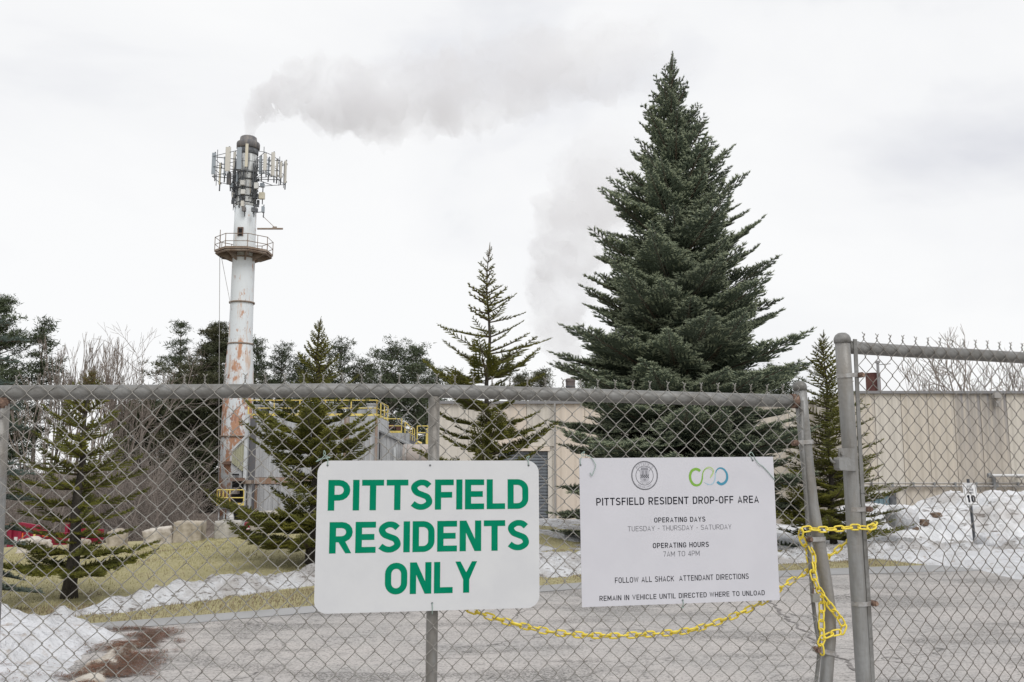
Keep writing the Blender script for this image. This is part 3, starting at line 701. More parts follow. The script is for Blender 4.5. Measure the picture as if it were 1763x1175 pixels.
# D: the big blue fir
x, zt, zb = tree_frame(1155, 108, 18.2)
fir('fir_tree', 'tallest tree, a broad dense blue-green fir rising behind the drop-off area sign', 'fir tree', x, 18.2, zb, zt, .19,
    [(0, 2.2), (.06, 2.5), (.2, 2.55), (.34, 2.42), (.45, 2.20), (.53, 1.97), (.62, 1.66), (.74, 1.20), (.84, .80), (.90, .56), (.95, .36), (.98, .18), (1, .06)],
    lambda t: .034 if t < .8 else .026, lambda t: 9 if t < .4 else 7 if t < .85 else 5, VB, [(0, -8), (.3, 11), (.6, 24), (.85, 36), (1, 60)], 21, mid=3, start=.015, wob=14, tipmesh=VB[.5][0], r_jit=.15)
# E: fir behind the gate posts
x, zt, zb = tree_frame(1404, 572, 17.4)
fir('fir_tree', 'narrow dark olive fir standing behind the two gate posts', 'fir tree', x+.15, 17.4, zb, zt, .065,
    [(0, 1.0), (.08, 1.42), (.2, 1.25), (.35, 1.02), (.5, .85), (.65, .66), (.8, .44), (.9, .24), (.96, .12), (1, .03)],
    lambda t: .046 if t < .85 else .026, 6, VE, [(0, 0), (.3, 8), (.7, 20), (1, 50)], 27, mid=2, start=.05, r_jit=.2, tipmesh=VO[.3][1])
# F: spruce whose tips enter at the far left
p = at(-118, 700, 9.8)
fir('spruce_tree', 'grey-green spruce at the left edge of the picture with drooping branch tips', 'spruce tree', p.x, 9.8, G(p.x, 9.8), 4.2, .09,
    [(0, .9), (.1, 1.15), (.35, .95), (.5, .95), (.7, .78), (.9, .3), (1, .05)],
    lambda t: .055, 6, VSP, [(0, -12), (.6, 0), (1, 40)], 33, mid=0, start=.08)

# ------------------------------------------------------------------ far white pines
def pine(px, ptop, Y, hw, seed, label, m='pine', cone=0, low=.12, dens=1.0, group='pines standing behind the plant', trunk_to=1.0, gaps=.0, name='pine_tree'):
    rr = random.Random(seed); top = at(px, ptop, Y); x = top.x; zb = G(x, Y)-.1; H = top.z-zb; hw_ = hw/FPX*Y
    root = empty(name, (x, Y, zb), label, 'pine tree', group)
    b = MB(); K = 8
    tp = [Vector((x+.3*math.sin(i+seed)*.5*i/K, Y, zb+H*.97*i/(K-1))) for i in range(K)]
    b.tube(tp, [.26*(H/20)*(1-.92*i/(K-1)) for i in range(K)], 6); lm = MB(); f = MB()
    def tuft(c, s):
        for _ in range(int(34*dens)+4):
            d = Vector((rr.gauss(0, 1), rr.gauss(0, 1), rr.gauss(.35, .8))).normalized()
            q = c + Vector((rr.gauss(0, .55), rr.gauss(0, .55), rr.gauss(0, .22)))*s
            sd = d.cross(Vector((rr.random()-.5, rr.random()-.5, rr.random()-.5))).normalized()*s*.07
            f.face(q-sd, q+sd, q+d*s*rr.uniform(.4, .8))
    t = low
    while t < .985:
        n = rr.choice((3, 4, 5)); a0 = rr.uniform(0, 6.28)
        shape = interp(t, [(0, .8), (.3, 1.1), (.6, 1.15), (.8, 1.0), (.9, .7), (.96, .42), (1, .15)])
        for j in range(n):
            if rr.random() < gaps: continue
            if cone: shape = interp(t, [(0, 1.0), (.4, 1.15), (.65, 1.0), (.8, .68), (.9, .40), (1, .10)])
            a = a0+6.283*j/n+rr.uniform(-.4, .4); Lb = hw_*shape*rr.uniform(.40, 1.35)
            i = min(K-2, int(t*(K-1))); c = tp[i].lerp(tp[i+1], t*(K-1)-i)
            el = (interp(t, [(0, .0), (.5, .2), (.85, .5), (1, 1.2)]) if cone else interp(t, [(0, .1), (.5, .35), (.85, .7), (1, 1.5)]))+rr.uniform(-.15, .25)
            d = Vector((math.cos(a), math.sin(a), el)); e_ = c + d*Lb; mid_ = c.lerp(e_, .5)-Vector((0,0,Lb*.06))
            lm.tube([c, mid_, e_], [.05*(H/20)*1.4, .04*(H/20), .012], 3, caps=False)
            m_ = max(3, int(Lb/.42*dens)+1)
            for q in range(m_):
                fr = .30+.72*(q+rr.random())/m_
                pt = c.lerp(e_, fr) + Vector((rr.gauss(0, .10), rr.gauss(0, .10), rr.gauss(.06, .06)))*Lb
                tuft(pt, rr.uniform(.32, .58))
        t += rr.uniform(.030, .052)/max(.7, min(1.5, dens))
    tuft(tp[-1], .5)
    b.build('trunk', M['bark_grey'], root, smooth=True)
    lm.build('limbs', M['bark_grey'], root); f.build('crown', M[m], root)
    return root
pine(-2,508,62,72,101,'big white pine at the far left edge, tallest pine there','pine',cone=1,dens=1.35,low=.15)
pine(75,540,62,38,102,'smaller white pine leaning right beside the big one at far left','pine',cone=1,gaps=.35,low=.45)
pine(312,548,84,38,103,'slim open topped pine left of the stack','pine',cone=1,gaps=.1,low=.15)
pine(376,548,82,55,104,'dense dark pine directly left of the stack','pine2',cone=1,dens=1.7,low=.05)
pine(340,640,80,62,105,'low bushy pine filling in left of the stack','pine2',dens=1.3,low=.03)
pine(238,700,80,46,121,'low dark pine in the brush between the small fir and the boulders','pine2',dens=1.3,low=.03)
pine(278,690,88,50,106,'low pine at the left end of the row behind the boulders','pine2',dens=1.1,low=.05)
pine(443,580,86,26,107,'narrow pine just right of the stack','pine',low=.1)
pine(484,600,86,36,108,'round topped pine between the stack and the middle fir','pine',gaps=.2,low=.3)
pine(525,618,88,34,109,'thin pine showing left of the middle fir top','pine',gaps=.2,low=.2)
pine(588,592,84,42,110,'pine showing right of the middle fir top','pine',low=.1)
pine(632,626,86,38,111,'lower pine in the gap behind the silver plant','pine2',low=.1)
pine(676,597,82,42,112,'left one of the twin pines above the top rail','pine',low=.1,dens=1.2)
pine(716,596,84,40,113,'right one of the twin pines above the top rail','pine',low=.1,dens=1.2)
pine(752,640,88,40,114,'pine half hidden behind the centre gate post','pine',low=.1)
pine(560,650,90,50,115,'low dark pine behind the yellow roof railing','pine2',low=.05)
pine(470,655,92,45,116,'low dark pine right behind the stack foot','pine2',low=.05)
pine(898,646,92,30,117,'low pine top over the cream building right of the sparse fir','pine2',low=.2)
pine(932,640,94,30,118,'small pine top left of the distant small stack','pine2',low=.2)
pine(1010,656,80,34,119,'low pine top just right of the distant small stack','pine',low=.2)
pine(1340,640,70,40,120,'pine top showing between the big blue fir and the gate post','pine',low=.2)

# ------------------------------------------------------------------ bare trees
def bare(px, ptop, Y, seed, label, spread=.5, fork=.35, m='twig', r0=.14, lev=5, group='bare trees behind the fence', upness=.25, name='bare_tree', stems=1, px_sp=0):
    rr = random.Random(seed); top = at(px, ptop, Y); x = top.x; zb = G(x, Y)-.1; H = top.z-zb
    root = empty(name, (x, Y, zb), label, 'bare tree', group); tb = MB(); tw = MB()
    def grow(p, d, L, r, lv):
        k = 3; pts = [p]; q = p; dd = d
        for i in range(k):
            dd = (dd + Vector((rr.gauss(0, .10), rr.gauss(0, .10), rr.gauss(.02, .05)+upness*.12))).normalized(); q = q + dd*L/k; pts.append(q)
        (tb if lv >= lev-1 else tw).tube(pts, [r*(1-.35*i/k) for i in range(k+1)], 5 if lv >= lev-1 else 3, caps=False)
        if lv <= 0: return
        n = 2 if rr.random() < .45 else 3
        for j in range(n):
            a = rr.uniform(0, 6.283); sp_ = spread*rr.uniform(.5, 1.3) * (.45 if j == 0 else 1)
            s_ = dd.cross(Vector((math.cos(a), math.sin(a), .3))).normalized()
            nd = (dd + s_*sp_ + Vector((0, 0, upness*.3))).normalized()
            at_ = pts[-1] if j < 2 else pts[2]
            grow(at_, nd, L*rr.uniform(.62, .84)*(1.08 if j == 0 else .9), max(.018, r*.68), lv-1)
    for s_ in range(stems):
        sx_ = rr.uniform(-1, 1)*px_sp
        grow(Vector((x+sx_*.4, Y+rr.uniform(-.5, .5), zb)), Vector((sx_*.03+rr.uniform(-.05, .05), 0, 1)).normalized(), H*fork, r0, lev)
    # bring the crown to the surveyed height by trimming the overall scale about the foot
    zmax = max(v[2] for v in tw.v); s = H/(zmax-zb)
    for mbx in (tb, tw): mbx.v = [(x+(a-x)*s, Y+(b-Y)*s, zb+(c-zb)*s) for a, b, c in mbx.v]
    tb.build('trunk', M['bark_grey'], root, smooth=True); tw.build('crown', M[m], root); return root
GBT = 'bare trees behind the left of the fence'
rb = random.Random(77)
where = ['leftmost slim bare tree behind the small fir','slim bare tree second from the left','bare tree with an upright thin stem behind the small fir','slim bare tree rising left above the browned fir top','tallest of the slim bare trees above the browned fir top','slim bare tree rising right above the browned fir top','slim bare tree right of the browned fir top','low slim bare tree at the right end of the cluster']
for i, (px, pt_) in enumerate([(92,600),(108,575),(124,570),(140,582),(152,572),(172,590),(188,598),(205,612)]):
    bare(px, pt_, 58+3*rb.random()*3, 200+i, where[i], spread=.22, fork=.30, r0=.12, lev=6, group=GBT, upness=.7)
bare(262,536,66,220,'branching bare deciduous tree standing clear left of the slim pine',spread=.7,fork=.40,r0=.20,lev=7,group=GBT,upness=.1)
bare(228,590,64,221,'lower bare tree leaning left of the branching one',spread=.6,fork=.3,r0=.12,lev=6,group=GBT,upness=.3)
bare(60,640,50,222,'low bare tree between the left gate post and the small fir',spread=.4,fork=.3,r0=.10,lev=6,group=GBT,upness=.4)
GBR = 'bare trees over the roof of the cream building'
bare(1645,556,62,230,'wide crowned bare tree rising over the roof behind the right fence',spread=.85,fork=.46,r0=.34,lev=6,group=GBR,upness=.0)
bare(1600,590,66,231,'fainter bare tree left of the wide crowned one over the roof',spread=.5,fork=.33,r0=.10,lev=6,group=GBR,upness=.3)
bare(1540,612,62,232,'low bare tree just right of the rusty roof vent',spread=.5,fork=.33,r0=.09,lev=6,group=GBR,upness=.3)
bare(1745,600,64,233,'bare tree over the roof at the right edge of the picture',spread=.5,fork=.33,r0=.10,lev=6,group=GBR,upness=.3)
# thicket: nobody could count these stems
rr = random.Random(5); b_ = MB()
for i in range(800):
    Y = rr.uniform(44, 74); px = rr.triangular(-60, 372, 190); x = at(px, 800, Y).x; zb = G(x, Y)-.05
    h = rr.uniform(1.2, 5.5 if px < 210 else 7.5 if px < 290 else 3.6)*(.6+.4*rr.random()); lx, ly = rr.gauss(0, .30), rr.gauss(0, .1)
    r_ = rr.uniform(.02, .055); m_ = Vector((x+lx*h*.4, Y, zb+h*.5)); e_ = Vector((x+lx*h*1.3, Y+ly*h, zb+h))
    b_.tube([(x, Y, zb), m_, e_], [r_, r_*.7, r_*.25], 3, caps=False)
    for q in range(8):
        s_ = Vector((x, Y, zb)).lerp(e_, rr.uniform(.3, .95)); d = Vector((rr.gauss(0, .9), rr.gauss(0, .3), rr.uniform(.1, 1))).normalized()*rr.uniform(.5, 1.6)
        b_.tube([s_, s_+d], [r_*.35, r_*.15], 3, caps=False)
tag(b_.build('thicket', M['twig_brown']), 'tangle of bare grey-brown brush between the small fir and the boulders', 'thicket', kind='stuff')
# ------------------------------------------------------------------ tall stack with antennas
SY = 68.0; SX = at(428, 240, SY).x
def zat(py, Y): return at(SX, py, Y).z
def zc(py): return at(430, py, SY).z
def rp(px_w): return px_w/2/FPX*SY*1.02
zg = G(SX, SY)
stk = empty('chimney_stack', (SX, SY, zg), 'tall white steel chimney stack with rusty lower half and antennas round its top', 'chimney')
def seg(name, prof, m, sm=True, n=32):
    b = MB(); b.lathe([(r, z) for r, z in prof], (SX, SY, 0), n); return b.build(name, m, stk, smooth=sm)
# rusty shaft material: rust grows downwards from 500 px height in the photo, a wear pattern of its own
ms = mat('rusty_white_shaft', (.70,.74,.765), .6, 0, (.60,.62,.63), 1.0, stretch=(2,2,.15), lo=.5, hi=.75)
t_ = ms.node_tree; bs_ = t_.nodes['Principled BSDF']; prev = bs_.inputs['Base Color'].links[0].from_socket
g_ = t_.nodes.new('ShaderNodeNewGeometry'); s_ = t_.nodes.new('ShaderNodeSeparateXYZ'); t_.links.new(g_.outputs['Position'], s_.inputs[0])
def rustlayer(prev, sc_, st, col, zlo, zhi, t0, t1, k0, k1, soft=.05):
    mpn = t_.nodes.new('ShaderNodeMapping'); mpn.inputs['Scale'].default_value = st; t_.links.new(g_.outputs['Position'], mpn.inputs[0])
    n_ = t_.nodes.new('ShaderNodeTexNoise'); n_.inputs['Scale'].default_value = sc_; n_.inputs['Detail'].default_value = 7; n_.inputs['Roughness'].default_value = .68; t_.links.new(mpn.outputs[0], n_.inputs['Vector'])
    mr = t_.nodes.new('ShaderNodeMapRange'); mr.inputs[1].default_value = zlo; mr.inputs[2].default_value = zhi; mr.inputs[3].default_value = k0; mr.inputs[4].default_value = k1; t_.links.new(s_.outputs[2], mr.inputs[0])
    a_ = t_.nodes.new('ShaderNodeMath'); a_.operation = 'ADD'; t_.links.new(n_.outputs[0], a_.inputs[0]); t_.links.new(mr.outputs[0], a_.inputs[1])
    m2_ = t_.nodes.new('ShaderNodeMapRange'); m2_.inputs[1].default_value = t0; m2_.inputs[2].default_value = t1; t_.links.new(a_.outputs[0], m2_.inputs[0])
    x_ = t_.nodes.new('ShaderNodeMix'); x_.data_type = 'RGBA'; t_.links.new(m2_.outputs[0], x_.inputs[0]); t_.links.new(prev, x_.inputs[6]); x_.inputs[7].default_value = (*col, 1); return x_.outputs[2]
ztop, zmid, zlow = zc(470), zc(600), zc(700)
c_ = rustlayer(prev, 1.3, (1.4, 1.4, .30), (.60,.48,.40), zmid, ztop, .52, .62, .0, -.05)
c_ = rustlayer(c_, 1.1, (1.3, 1.3, .55), (.50,.28,.18), zc(720), zmid+4, .52, .575, .035, -.08)
c_ = rustlayer(c_, 3.2, (1.2, 1.2, .5), (.38,.21,.15), zc(720), zmid+6, .57, .61, .03, -.09)
t_.links.new(c_, bs_.inputs['Base Color'])
rl, rm = rp(51), rp(38.5)
seg('shaft', [(rl, zg), (rl, zc(745)), (rl*.985, zc(690)), (rl*.96, zc(662)), (rl*.93, zc(640)), (rp(43), zc(608)), (rp(40), zc(590)), (rm*1.0, zc(520)), (rm*.985, zc(445)), (rm*.97, zc(400)), (rm*.96, zc(358))], ms)
rt = rp(33)
M['sooty'] = mat('soot_streaked_white', (.60,.62,.62), .6, 0, (.12,.12,.12), 1.5, lo=.46, hi=.62, stretch=(2.2,2.2,.22), col3=(.34,.25,.15), scale3=2.0, lo3=.60, hi3=.68, stretch3=(3,3,.2))
seg('upper_shaft', [(rm*.955, zc(358)), (rt*1.06, zc(352)), (rt, zc(300)), (rt*.97, zc(262))], M['sooty'])
for py in (445, 522, 593, 752): seg('flange', [(rp(40 if py < 600 else 52)*1.0+.02, zc(py)-.06), (rp(40 if py < 600 else 52)*1.02+.05, zc(py)-.05), (rp(40 if py < 600 else 52)*1.02+.05, zc(py)+.05), (rp(40 if py < 600 else 52)*1.0+.02, zc(py)+.06)], M['deck'])
seg('cap', [(rp(35), zc(258)), (rp(39.5), zc(257)), (rp(40), zc(249.5)), (rp(38.5), zc(247)), (rp(29.5), zc(244)), (rp(28), zc(238)), (rp(24), zc(236.5)), (rp(22), zc(238)), (rp(22), zc(243))], M['cap'])
seg('cap_lip', [(rp(33.5), zc(268)), (rp(35.5), zc(266)), (rp(35.5), zc(258.5)), (rp(34), zc(258))], M['darkmetal'])
# little access opening above the platform
oz = zc(405); b = MB(); b.box((SX-.22, SY-rm-.03, zc(411)), (SX+.06, SY-rm+.12, zc(399))); 
b.build('access_opening', M['dark'], stk)
b = MB(); 
for (x0, x1, z0, z1) in ((-.29,-.22,411,398), (.06,.13,411,398), (-.29,.13,398,396.5)): b.box((SX+x0, SY-rm-.06, zc(z0)), (SX+x1, SY-rm+.1, zc(z1)))
b.build('opening_frame', M['rust'], stk)
# antenna panels (px left, right, top, bottom, material, metres in front of the axis)
PAN = [(364.8,371.6,263.8,300.5,'panel_grey',.4),(388.3,397,254,295.3,'panel_beige',1.3),(408,415.8,254.5,292,'panel_grey',1.9),(422,427.4,248,287.6,'panel_cream',2.1),
       (453.6,459,265,293.7,'panel_beige',1.5),(466.8,473.2,263,303,'panel_beige',.7),(481.5,485.6,279,306.6,'panel_beige',-.4),(489,493.8,277.4,315.5,'panel_beige',-1.2),
       (401,406,262,299,'panel_beige',-1.6),(446,450.5,270,300,'panel_grey',.9),(460.5,464,272,302,'panel_grey',-1.3),(385,388.5,270,303,'panel_grey',-.8),(475,478.5,275,305,'panel_beige',-.9),
       (376.5,380.5,282,318,'panel_cream',-1.0),(391,398,299,318,'cap',.5)]
for (x0, x1, y0, y1, m_, dy) in PAN:
    a_ = at(x0, y1, SY-dy); c2 = at(x1, y0, SY-dy); b = MB()
    w_ = (c2.x-a_.x)*1.28; cx_ = (a_.x+c2.x)/2; cl = [(-.5, .0), (-.5, .35), (-.3, .5), (.3, .5), (.5, .35), (.5, .0), (.4, -.25), (-.4, -.25)]
    b.prism([(cx_+u*w_, SY-dy-v*w_*.55, a_.z) for u, v in cl], (0, 0, c2.z-a_.z))
    b.build('antenna_panel', M[m_], stk)
    b = MB(); b.tube([(cx_+(.06 if dy > 0 else -.05), SY-dy+.22, a_.z-.45), (cx_, SY-dy+.22, c2.z+.15)], .05, 6)
    for zz in (a_.z+.15, c2.z-.2): b.box((cx_-.08, SY-dy, zz-.06), (cx_+.08, SY-dy+.25, zz+.06))
    b.build('mounting_pole', M['darkmetal'], stk)
# frame rings that carry the panels
b = MB()
for py, rr_ in ((273, 1.0), (291, 1.05), (306.5, .97)):
    L = [(365,-.4),(390,-1.2),(409,-1.8),(425,-1.9),(456,-1.4),(470,-.6),(483,.5),(491,1.3),(470,1.9),(440,2.2),(405,2.0),(378,1.1),(365,-.4)]
    pts = []
    for (qx, qy) in L:
        p = at(qx, py+ (4 if qx > 470 else 0), SY+qy); pts.append((p.x, p.y, zc(py)-(.12 if qx > 470 else 0)))
    b.tube(pts, .024, 5, caps=False)
    for (qx, qy) in L[::2]:
        p = at(qx, py, SY+qy); b.tube([(p.x, p.y, zc(py)), (SX+.6*(1 if qx > 430 else -1), SY, zc(py)-.1)], .03, 4, caps=False)
b.build('antenna_frame', M['darkmetal'], stk)
# radio units
for (x0, x1, y0, y1, m_) in [(395.8,403.6,316,323.5,'panel_grey'),(414.2,421.8,311,319,'unit_white'),(414.8,422.4,327,334.6,'unit_white'),(438,444.8,315.3,325.2,'unit_white'),
        (448.2,455,316,322.4,'panel_grey'),(446,455.6,332,343,'panel_cream'),(400,404.6,332,341,'panel_beige'),(450.5,455,356,366,'panel_grey'),(415,420.3,346.5,355.8,'panel_beige'),(407,409.8,298,314,'panel_grey'),(404.5,409,359,366,'panel_grey'),(433,439,358,365,'darkmetal'),(417,423,357,364,'cap')]:
    inside = 408 < (x0+x1)/2 < 444; Yr = SY-1.15 if inside else SY-.35
    a_ = at(x0, y1, Yr); c2 = at(x1, y0, Yr); b = MB(); b.box((a_.x, Yr-.12, a_.z), (c2.x, Yr+.16, c2.z))
    fr_ = b.build('radio_unit', M[m_], stk)
    b = MB(); b.tube([((a_.x+c2.x)/2, Yr+.2, a_.z-.35), ((a_.x+c2.x)/2, Yr+.2, c2.z+.2)], .04, 5); b.tube([((a_.x+c2.x)/2, Yr+.2, a_.z+.1), ((a_.x*2+SX)/3, SY, a_.z+.1)], .03, 4)
    b.build('unit_bracket', M['darkmetal'], stk)
# cables
rr = random.Random(3); b = MB()
for i in range(34):
    a_ = rr.choice([rr.uniform(-2.9, -2.3), rr.uniform(-1.9, -1.4), rr.uniform(-.9, -.1), rr.uniform(-.8, -.2), rr.uniform(2.8, 3.3)])
    z1 = rr.uniform(zc(325), zc(270)); z0 = rr.uniform(zc(366), zc(338)); pts = []; ro = rt+.05+rr.random()*.16
    for q in range(7):
        f = q/6; aa = a_ + .28*math.sin(f*rr.uniform(3, 6)+i)*(.4+.6*f); r_ = ro + .22*math.sin(f*math.pi)*rr.random()
        pts.append((SX+math.cos(aa)*r_, SY+math.sin(aa)*r_, z1+(z0-z1)*f))
    b.tube(pts, rr.uniform(.02, .042), 4, caps=False)
for py in (300, 312, 327, 341, 352):
    pts = [(SX+math.cos(q*math.pi/8)*(rt+.06), SY+math.sin(q*math.pi/8)*(rt+.06), zc(py)) for q in range(17)]; b.tube(pts, .045, 4, caps=False)
for i in range(22):    # clamps and connectors
    a_ = rr.choice([rr.uniform(-.9, -.2), rr.uniform(-.9, -.1), rr.uniform(-2.9, -2.4), rr.uniform(-1.8, -1.4)]); z = rr.uniform(zc(366), zc(310)); r_ = rt+.16+rr.random()*.2
    s_ = rr.uniform(.08, .17); c = (SX+math.cos(a_)*r_, SY+math.sin(a_)*r_, z); b.box((c[0]-s_/2, c[1]-s_/2, c[2]-s_), (c[0]+s_/2, c[1]+s_/2, c[2]+s_))
b.build('cables', M['darkmetal'], stk)
# whip aerials
b = MB()
for px, y0, y1, dy in ((373,258,300,.4),(453,253,300,1.2),(480,270,320,0),(488,279,324,-1.0),(372,300,320,0)):
    b = MB(); p = at(px, y1, SY-dy); b.tube([(p.x, p.y, p.z), (p.x, p.y, at(px, y0, SY-dy).z)], .025, 4); b.build('whip_aerial', M['darkmetal'], stk)

# platform
zp0, zp1 = zc(449), zc(433.5); b = MB()
PR = rp(97); oc = [(SX+PR*math.cos(R(22.5+45*i)), SY+PR*math.sin(R(22.5+45*i))) for i in range(8)]
b.prism([(x, y, zc(438)) for x, y in oc], (0, 0, .16)); b.build('platform_deck', M['deck'], stk)
b = MB()
for i in range(8):
    a_ = R(22.5+45*i); c_a, s_a = math.cos(a_), math.sin(a_); tx = Vector((-s_a, c_a, 0))*.05
    q = [Vector((SX+c_a*rm, SY+s_a*rm, zc(438))), Vector((SX+c_a*PR*.93, SY+s_a*PR*.93, zc(438))), Vector((SX+c_a*PR*.93, SY+s_a*PR*.93, zc(441))), Vector((SX+c_a*rm, SY+s_a*rm, zc(452)))]
    b.prism([p-tx for p in q], tx*2)
    a2 = R(22.5+45*(i+1)); b.tube([(SX+c_a*PR*.95, SY+s_a*PR*.95, zc(440.5)), (SX+math.cos(a2)*PR*.95, SY+math.sin(a2)*PR*.95, zc(440.5))], .09, 4)
b.build('platform_bracket', M['deck'], stk)
b = MB()
for i in range(8):
    p, q = oc[i], oc[(i+1)%8]
    for hh in (.55, 1.1): b.tube([(p[0], p[1], zc(438)+hh), (q[0], q[1], zc(438)+hh)], .028, 4)
    b.tube([(p[0], p[1], zc(438)), (p[0], p[1], zc(438)+1.13)], .03, 4)
    m_ = ((p[0]+q[0])/2, (p[1]+q[1])/2); 
    if i % 2 == 0: b.tube([(m_[0], m_[1], zc(438)), (m_[0], m_[1], zc(438)+1.1)], .025, 4)
b.tube([(oc[3][0]+.1, oc[3][1]-.8, zc(438)), (oc[3][0]+.1, oc[3][1]-.8, zc(396))], .03, 4)
b.build('platform_railing', M['deck'], stk)
b = MB(); p = at(443, 394.5, SY); q = at(487, 394, SY); b.obox((p+q)/2, Vector((1,0,0)), Vector((0,1,0)), Vector((0,0,1)), (q-p).length, .12, .11)
k_ = at(473, 392, SY); b.tube([at(452, 372, SY), k_], .02, 4); b.obox(k_, Vector((1,0,0)), Vector((0,1,0)), Vector((0,0,1)), .3, .14, .12)
b.build('davit_arm', M['deck'], stk)
b = MB(); b.tube([at(378.5, 440, SY-.5), at(377.5, 600, SY-.5), at(376, 905, SY-.5)], .022, 4); b.tube([at(381, 442, SY-.5), at(399, 535, SY-1)], .018, 4); b.build('safety_cable', M['conduit'], stk)
# platform-foot parts: side duct on the shaft
b = MB(); p = at(391, 797, SY-1); b.box((p.x-.25, SY-1.5, p.z-.12), (p.x+.35, SY-.6, p.z+.1)); b.build('bracket', M['rust'], stk)

# ------------------------------------------------------------------ silver clad plant
def corr(name, x0, x1, z0f, z1f, Y, m, parent, pitch=.30, depth=.05, side=None):
    """vertical trapezoid cladding sheet; side=(y0,y1) builds it along y at x0 instead"""
    b = MB(); a0, a1 = (x0, x1) if side is None else side; n = int((a1-a0)/pitch)+1
    st = []
    for i in range(n):
        for f, d in ((0, 0), (.3, 0), (.4, 1), (.9, 1)):
            a = a0+(i+f)*pitch
            if a < a1: st.append((a, d))
    st.append((a1, 0))
    for (a, d) in st:
        zl = z0f(a) if callable(z0f) else z0f; zh = z1f(a) if callable(z1f) else z1f
        if side is None: b.v += [(a, Y-.02-d*depth, zl), (a, Y-.02-d*depth, zh)]
        else: b.v += [(x0+.02+d*depth, a, zl), (x0+.02+d*depth, a, zh)]
    for i in range(len(st)-1): b.f.append((2*i, 2*i+2, 2*i+3, 2*i+1)); b.m.append(0)
    return b.build(name, m, parent)
PY = 60.0
pl0 = at(437, 880, PY).x; pl1 = at(648, 720, PY).x; pz1 = at(540, 718, PY).z; pzg = G(-10, PY)
plant = empty('incinerator_plant', ((pl0+pl1)/2, PY, pzg), 'silver corrugated clad plant building with yellow roof railings behind the middle fir', 'building')
b = MB(); b.box((pl0, PY, pzg-.3), (pl1, PY+5.6, pz1)); b.build('wall', M['cladding_dark'], plant)
cols = [(437,490,'cladding'),(490,520,'cladding'),(520,592,'cladding'),(592,601,'cladding_rust'),(601,648,'cladding')]
zband = at(500, 822, PY).z
for a_, c2, m_ in cols:
    corr('cladding_sheet', at(a_, 760, PY).x, at(c2, 760, PY).x-.02, zband, pz1, PY, M[m_], plant)
for a_, c2, m_ in [(433,438,'cladding'),(438,443,'cladding_rust'),(443,480,'cladding'),(480,540,'cladding'),(540,600,'cladding'),(600,648,'cladding')]:
    corr('lower_cladding_sheet', max(pl0, at(a_, 860, PY).x), at(c2, 860, PY).x-.02, pzg-.2, zband-.45, PY, M[m_], plant)
b = MB(); b.box((pl0-.02, PY-.12, zband-.42), (pl1, PY-.0, zband-.02)); b.build('rusty_band', M['cladding_rust'], plant)
corr('side_cladding', pl1, None, pzg-.2, pz1, PY, M['cladding'], plant, side=(PY, PY+5.6))
b = MB(); b.box((pl1-.05, PY-.1, pzg-.2), (pl1+.1, PY+.04, pz1+.02)); b.build('corner_trim', M['cladding_rust'], plant)
# white column and dark recess on the left
xa = at(424.5, 760, PY).x; xb = at(430, 760, PY).x
b = MB(); b.box((xa, PY-.5, at(428, 830, PY-.5).z), (xb, PY-.15, at(428, 714, PY).z)); b.build('white_column', M['white_steel'], plant)
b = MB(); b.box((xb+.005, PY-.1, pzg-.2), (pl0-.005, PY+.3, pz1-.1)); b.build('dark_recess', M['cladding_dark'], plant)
x2a = at(420, 870, PY-1).x; x2b = at(423.2, 870, PY-1).x
b = MB(); b.box((x2a, PY-1.2, G(x2a, PY-1)), (x2b, PY-1.0, at(421, 832, PY-1).z)); b.build('lower_white_column', M['white_steel'], plant)
x3a = at(424, 870, PY-1).x; x3b = at(432, 870, PY-1).x
corr('grey_side_sheet', x3a, x3b, pzg, at(428, 833, PY-1).z, PY-.9, M['cladding'], plant, pitch=.2)
b = MB(); b.box((x2a-.1, PY-1.35, at(421, 833, PY-1).z+.0), (x3b+.05, PY-.7, at(421, 827, PY-1).z)); b.build('ledge', M['deck'], plant)
# pale green hopper and what hangs below it
HYY = PY-.4
b = MB(); b.prism([at(399.4, 776, HYY), at(398.8, 797, HYY), at(416.5, 811.5, HYY), at(424.2, 808, HYY), at(424.2, 753, HYY)], (0, 2.2, 0)); b.build('hopper', M['hopper'], plant)
for px in (403, 407, 411, 415, 419):
    b = MB(); p0 = at(px, interp(px, [(399, 797), (416, 811)])-1, HYY); p1 = at(px, interp(px, [(399, 777), (424, 754)])+1.5, HYY); b.box((p0.x-.03, HYY-.05, p0.z), (p0.x+.03, HYY-.004, p1.z)); b.build('hopper_rib', M['hopper'], plant)
p0, p1 = at(399, 776, HYY-.1), at(426.5, 749, HYY-.1); b = MB(); d_ = (p1-p0); b.obox((p0+p1)/2, d_.normalized(), Vector((0,1,0)), d_.normalized().cross(Vector((0,1,0))), d_.length, .12, .12); b.build('hopper_strut', M['white_steel'], plant)
b = MB(); b.prism([at(398, 798, HYY+.1), at(398, 823, HYY+.1), at(417, 823, HYY+.1), at(417, 812, HYY+.1)], (0, 1.6, 0)); b.build('hopper_base', M['cladding'], plant)
b = MB(); q0, q1 = at(401, 816, HYY-.1), at(411, 819, HYY-.1); b.box((q0.x, HYY-.25, q1.z), (q1.x, HYY-.004, q0.z)); b.build('drive_unit', M['dark'], plant)
b = MB()
for i in range(12):
    u0 = 395+i*2.25; a_ = at(u0, 822.5, HYY); a2 = at(u0+1.1, 828.5, HYY-1.2)
    w_ = at(u0+1.2, 822, HYY).x-a_.x
    b.face(a_, (a_.x+w_, a_.y, a_.z), (a2.x+w_, a2.y, a2.z), a2); b.face((a_.x+w_, a_.y, a_.z), (a_.x+w_*1.9, a_.y, a_.z-.05), (a2.x+w_*1.9, a2.y, a2.z-.05), (a2.x+w_, a2.y, a2.z))
b.build('rusty_awning', M['rust'], plant)
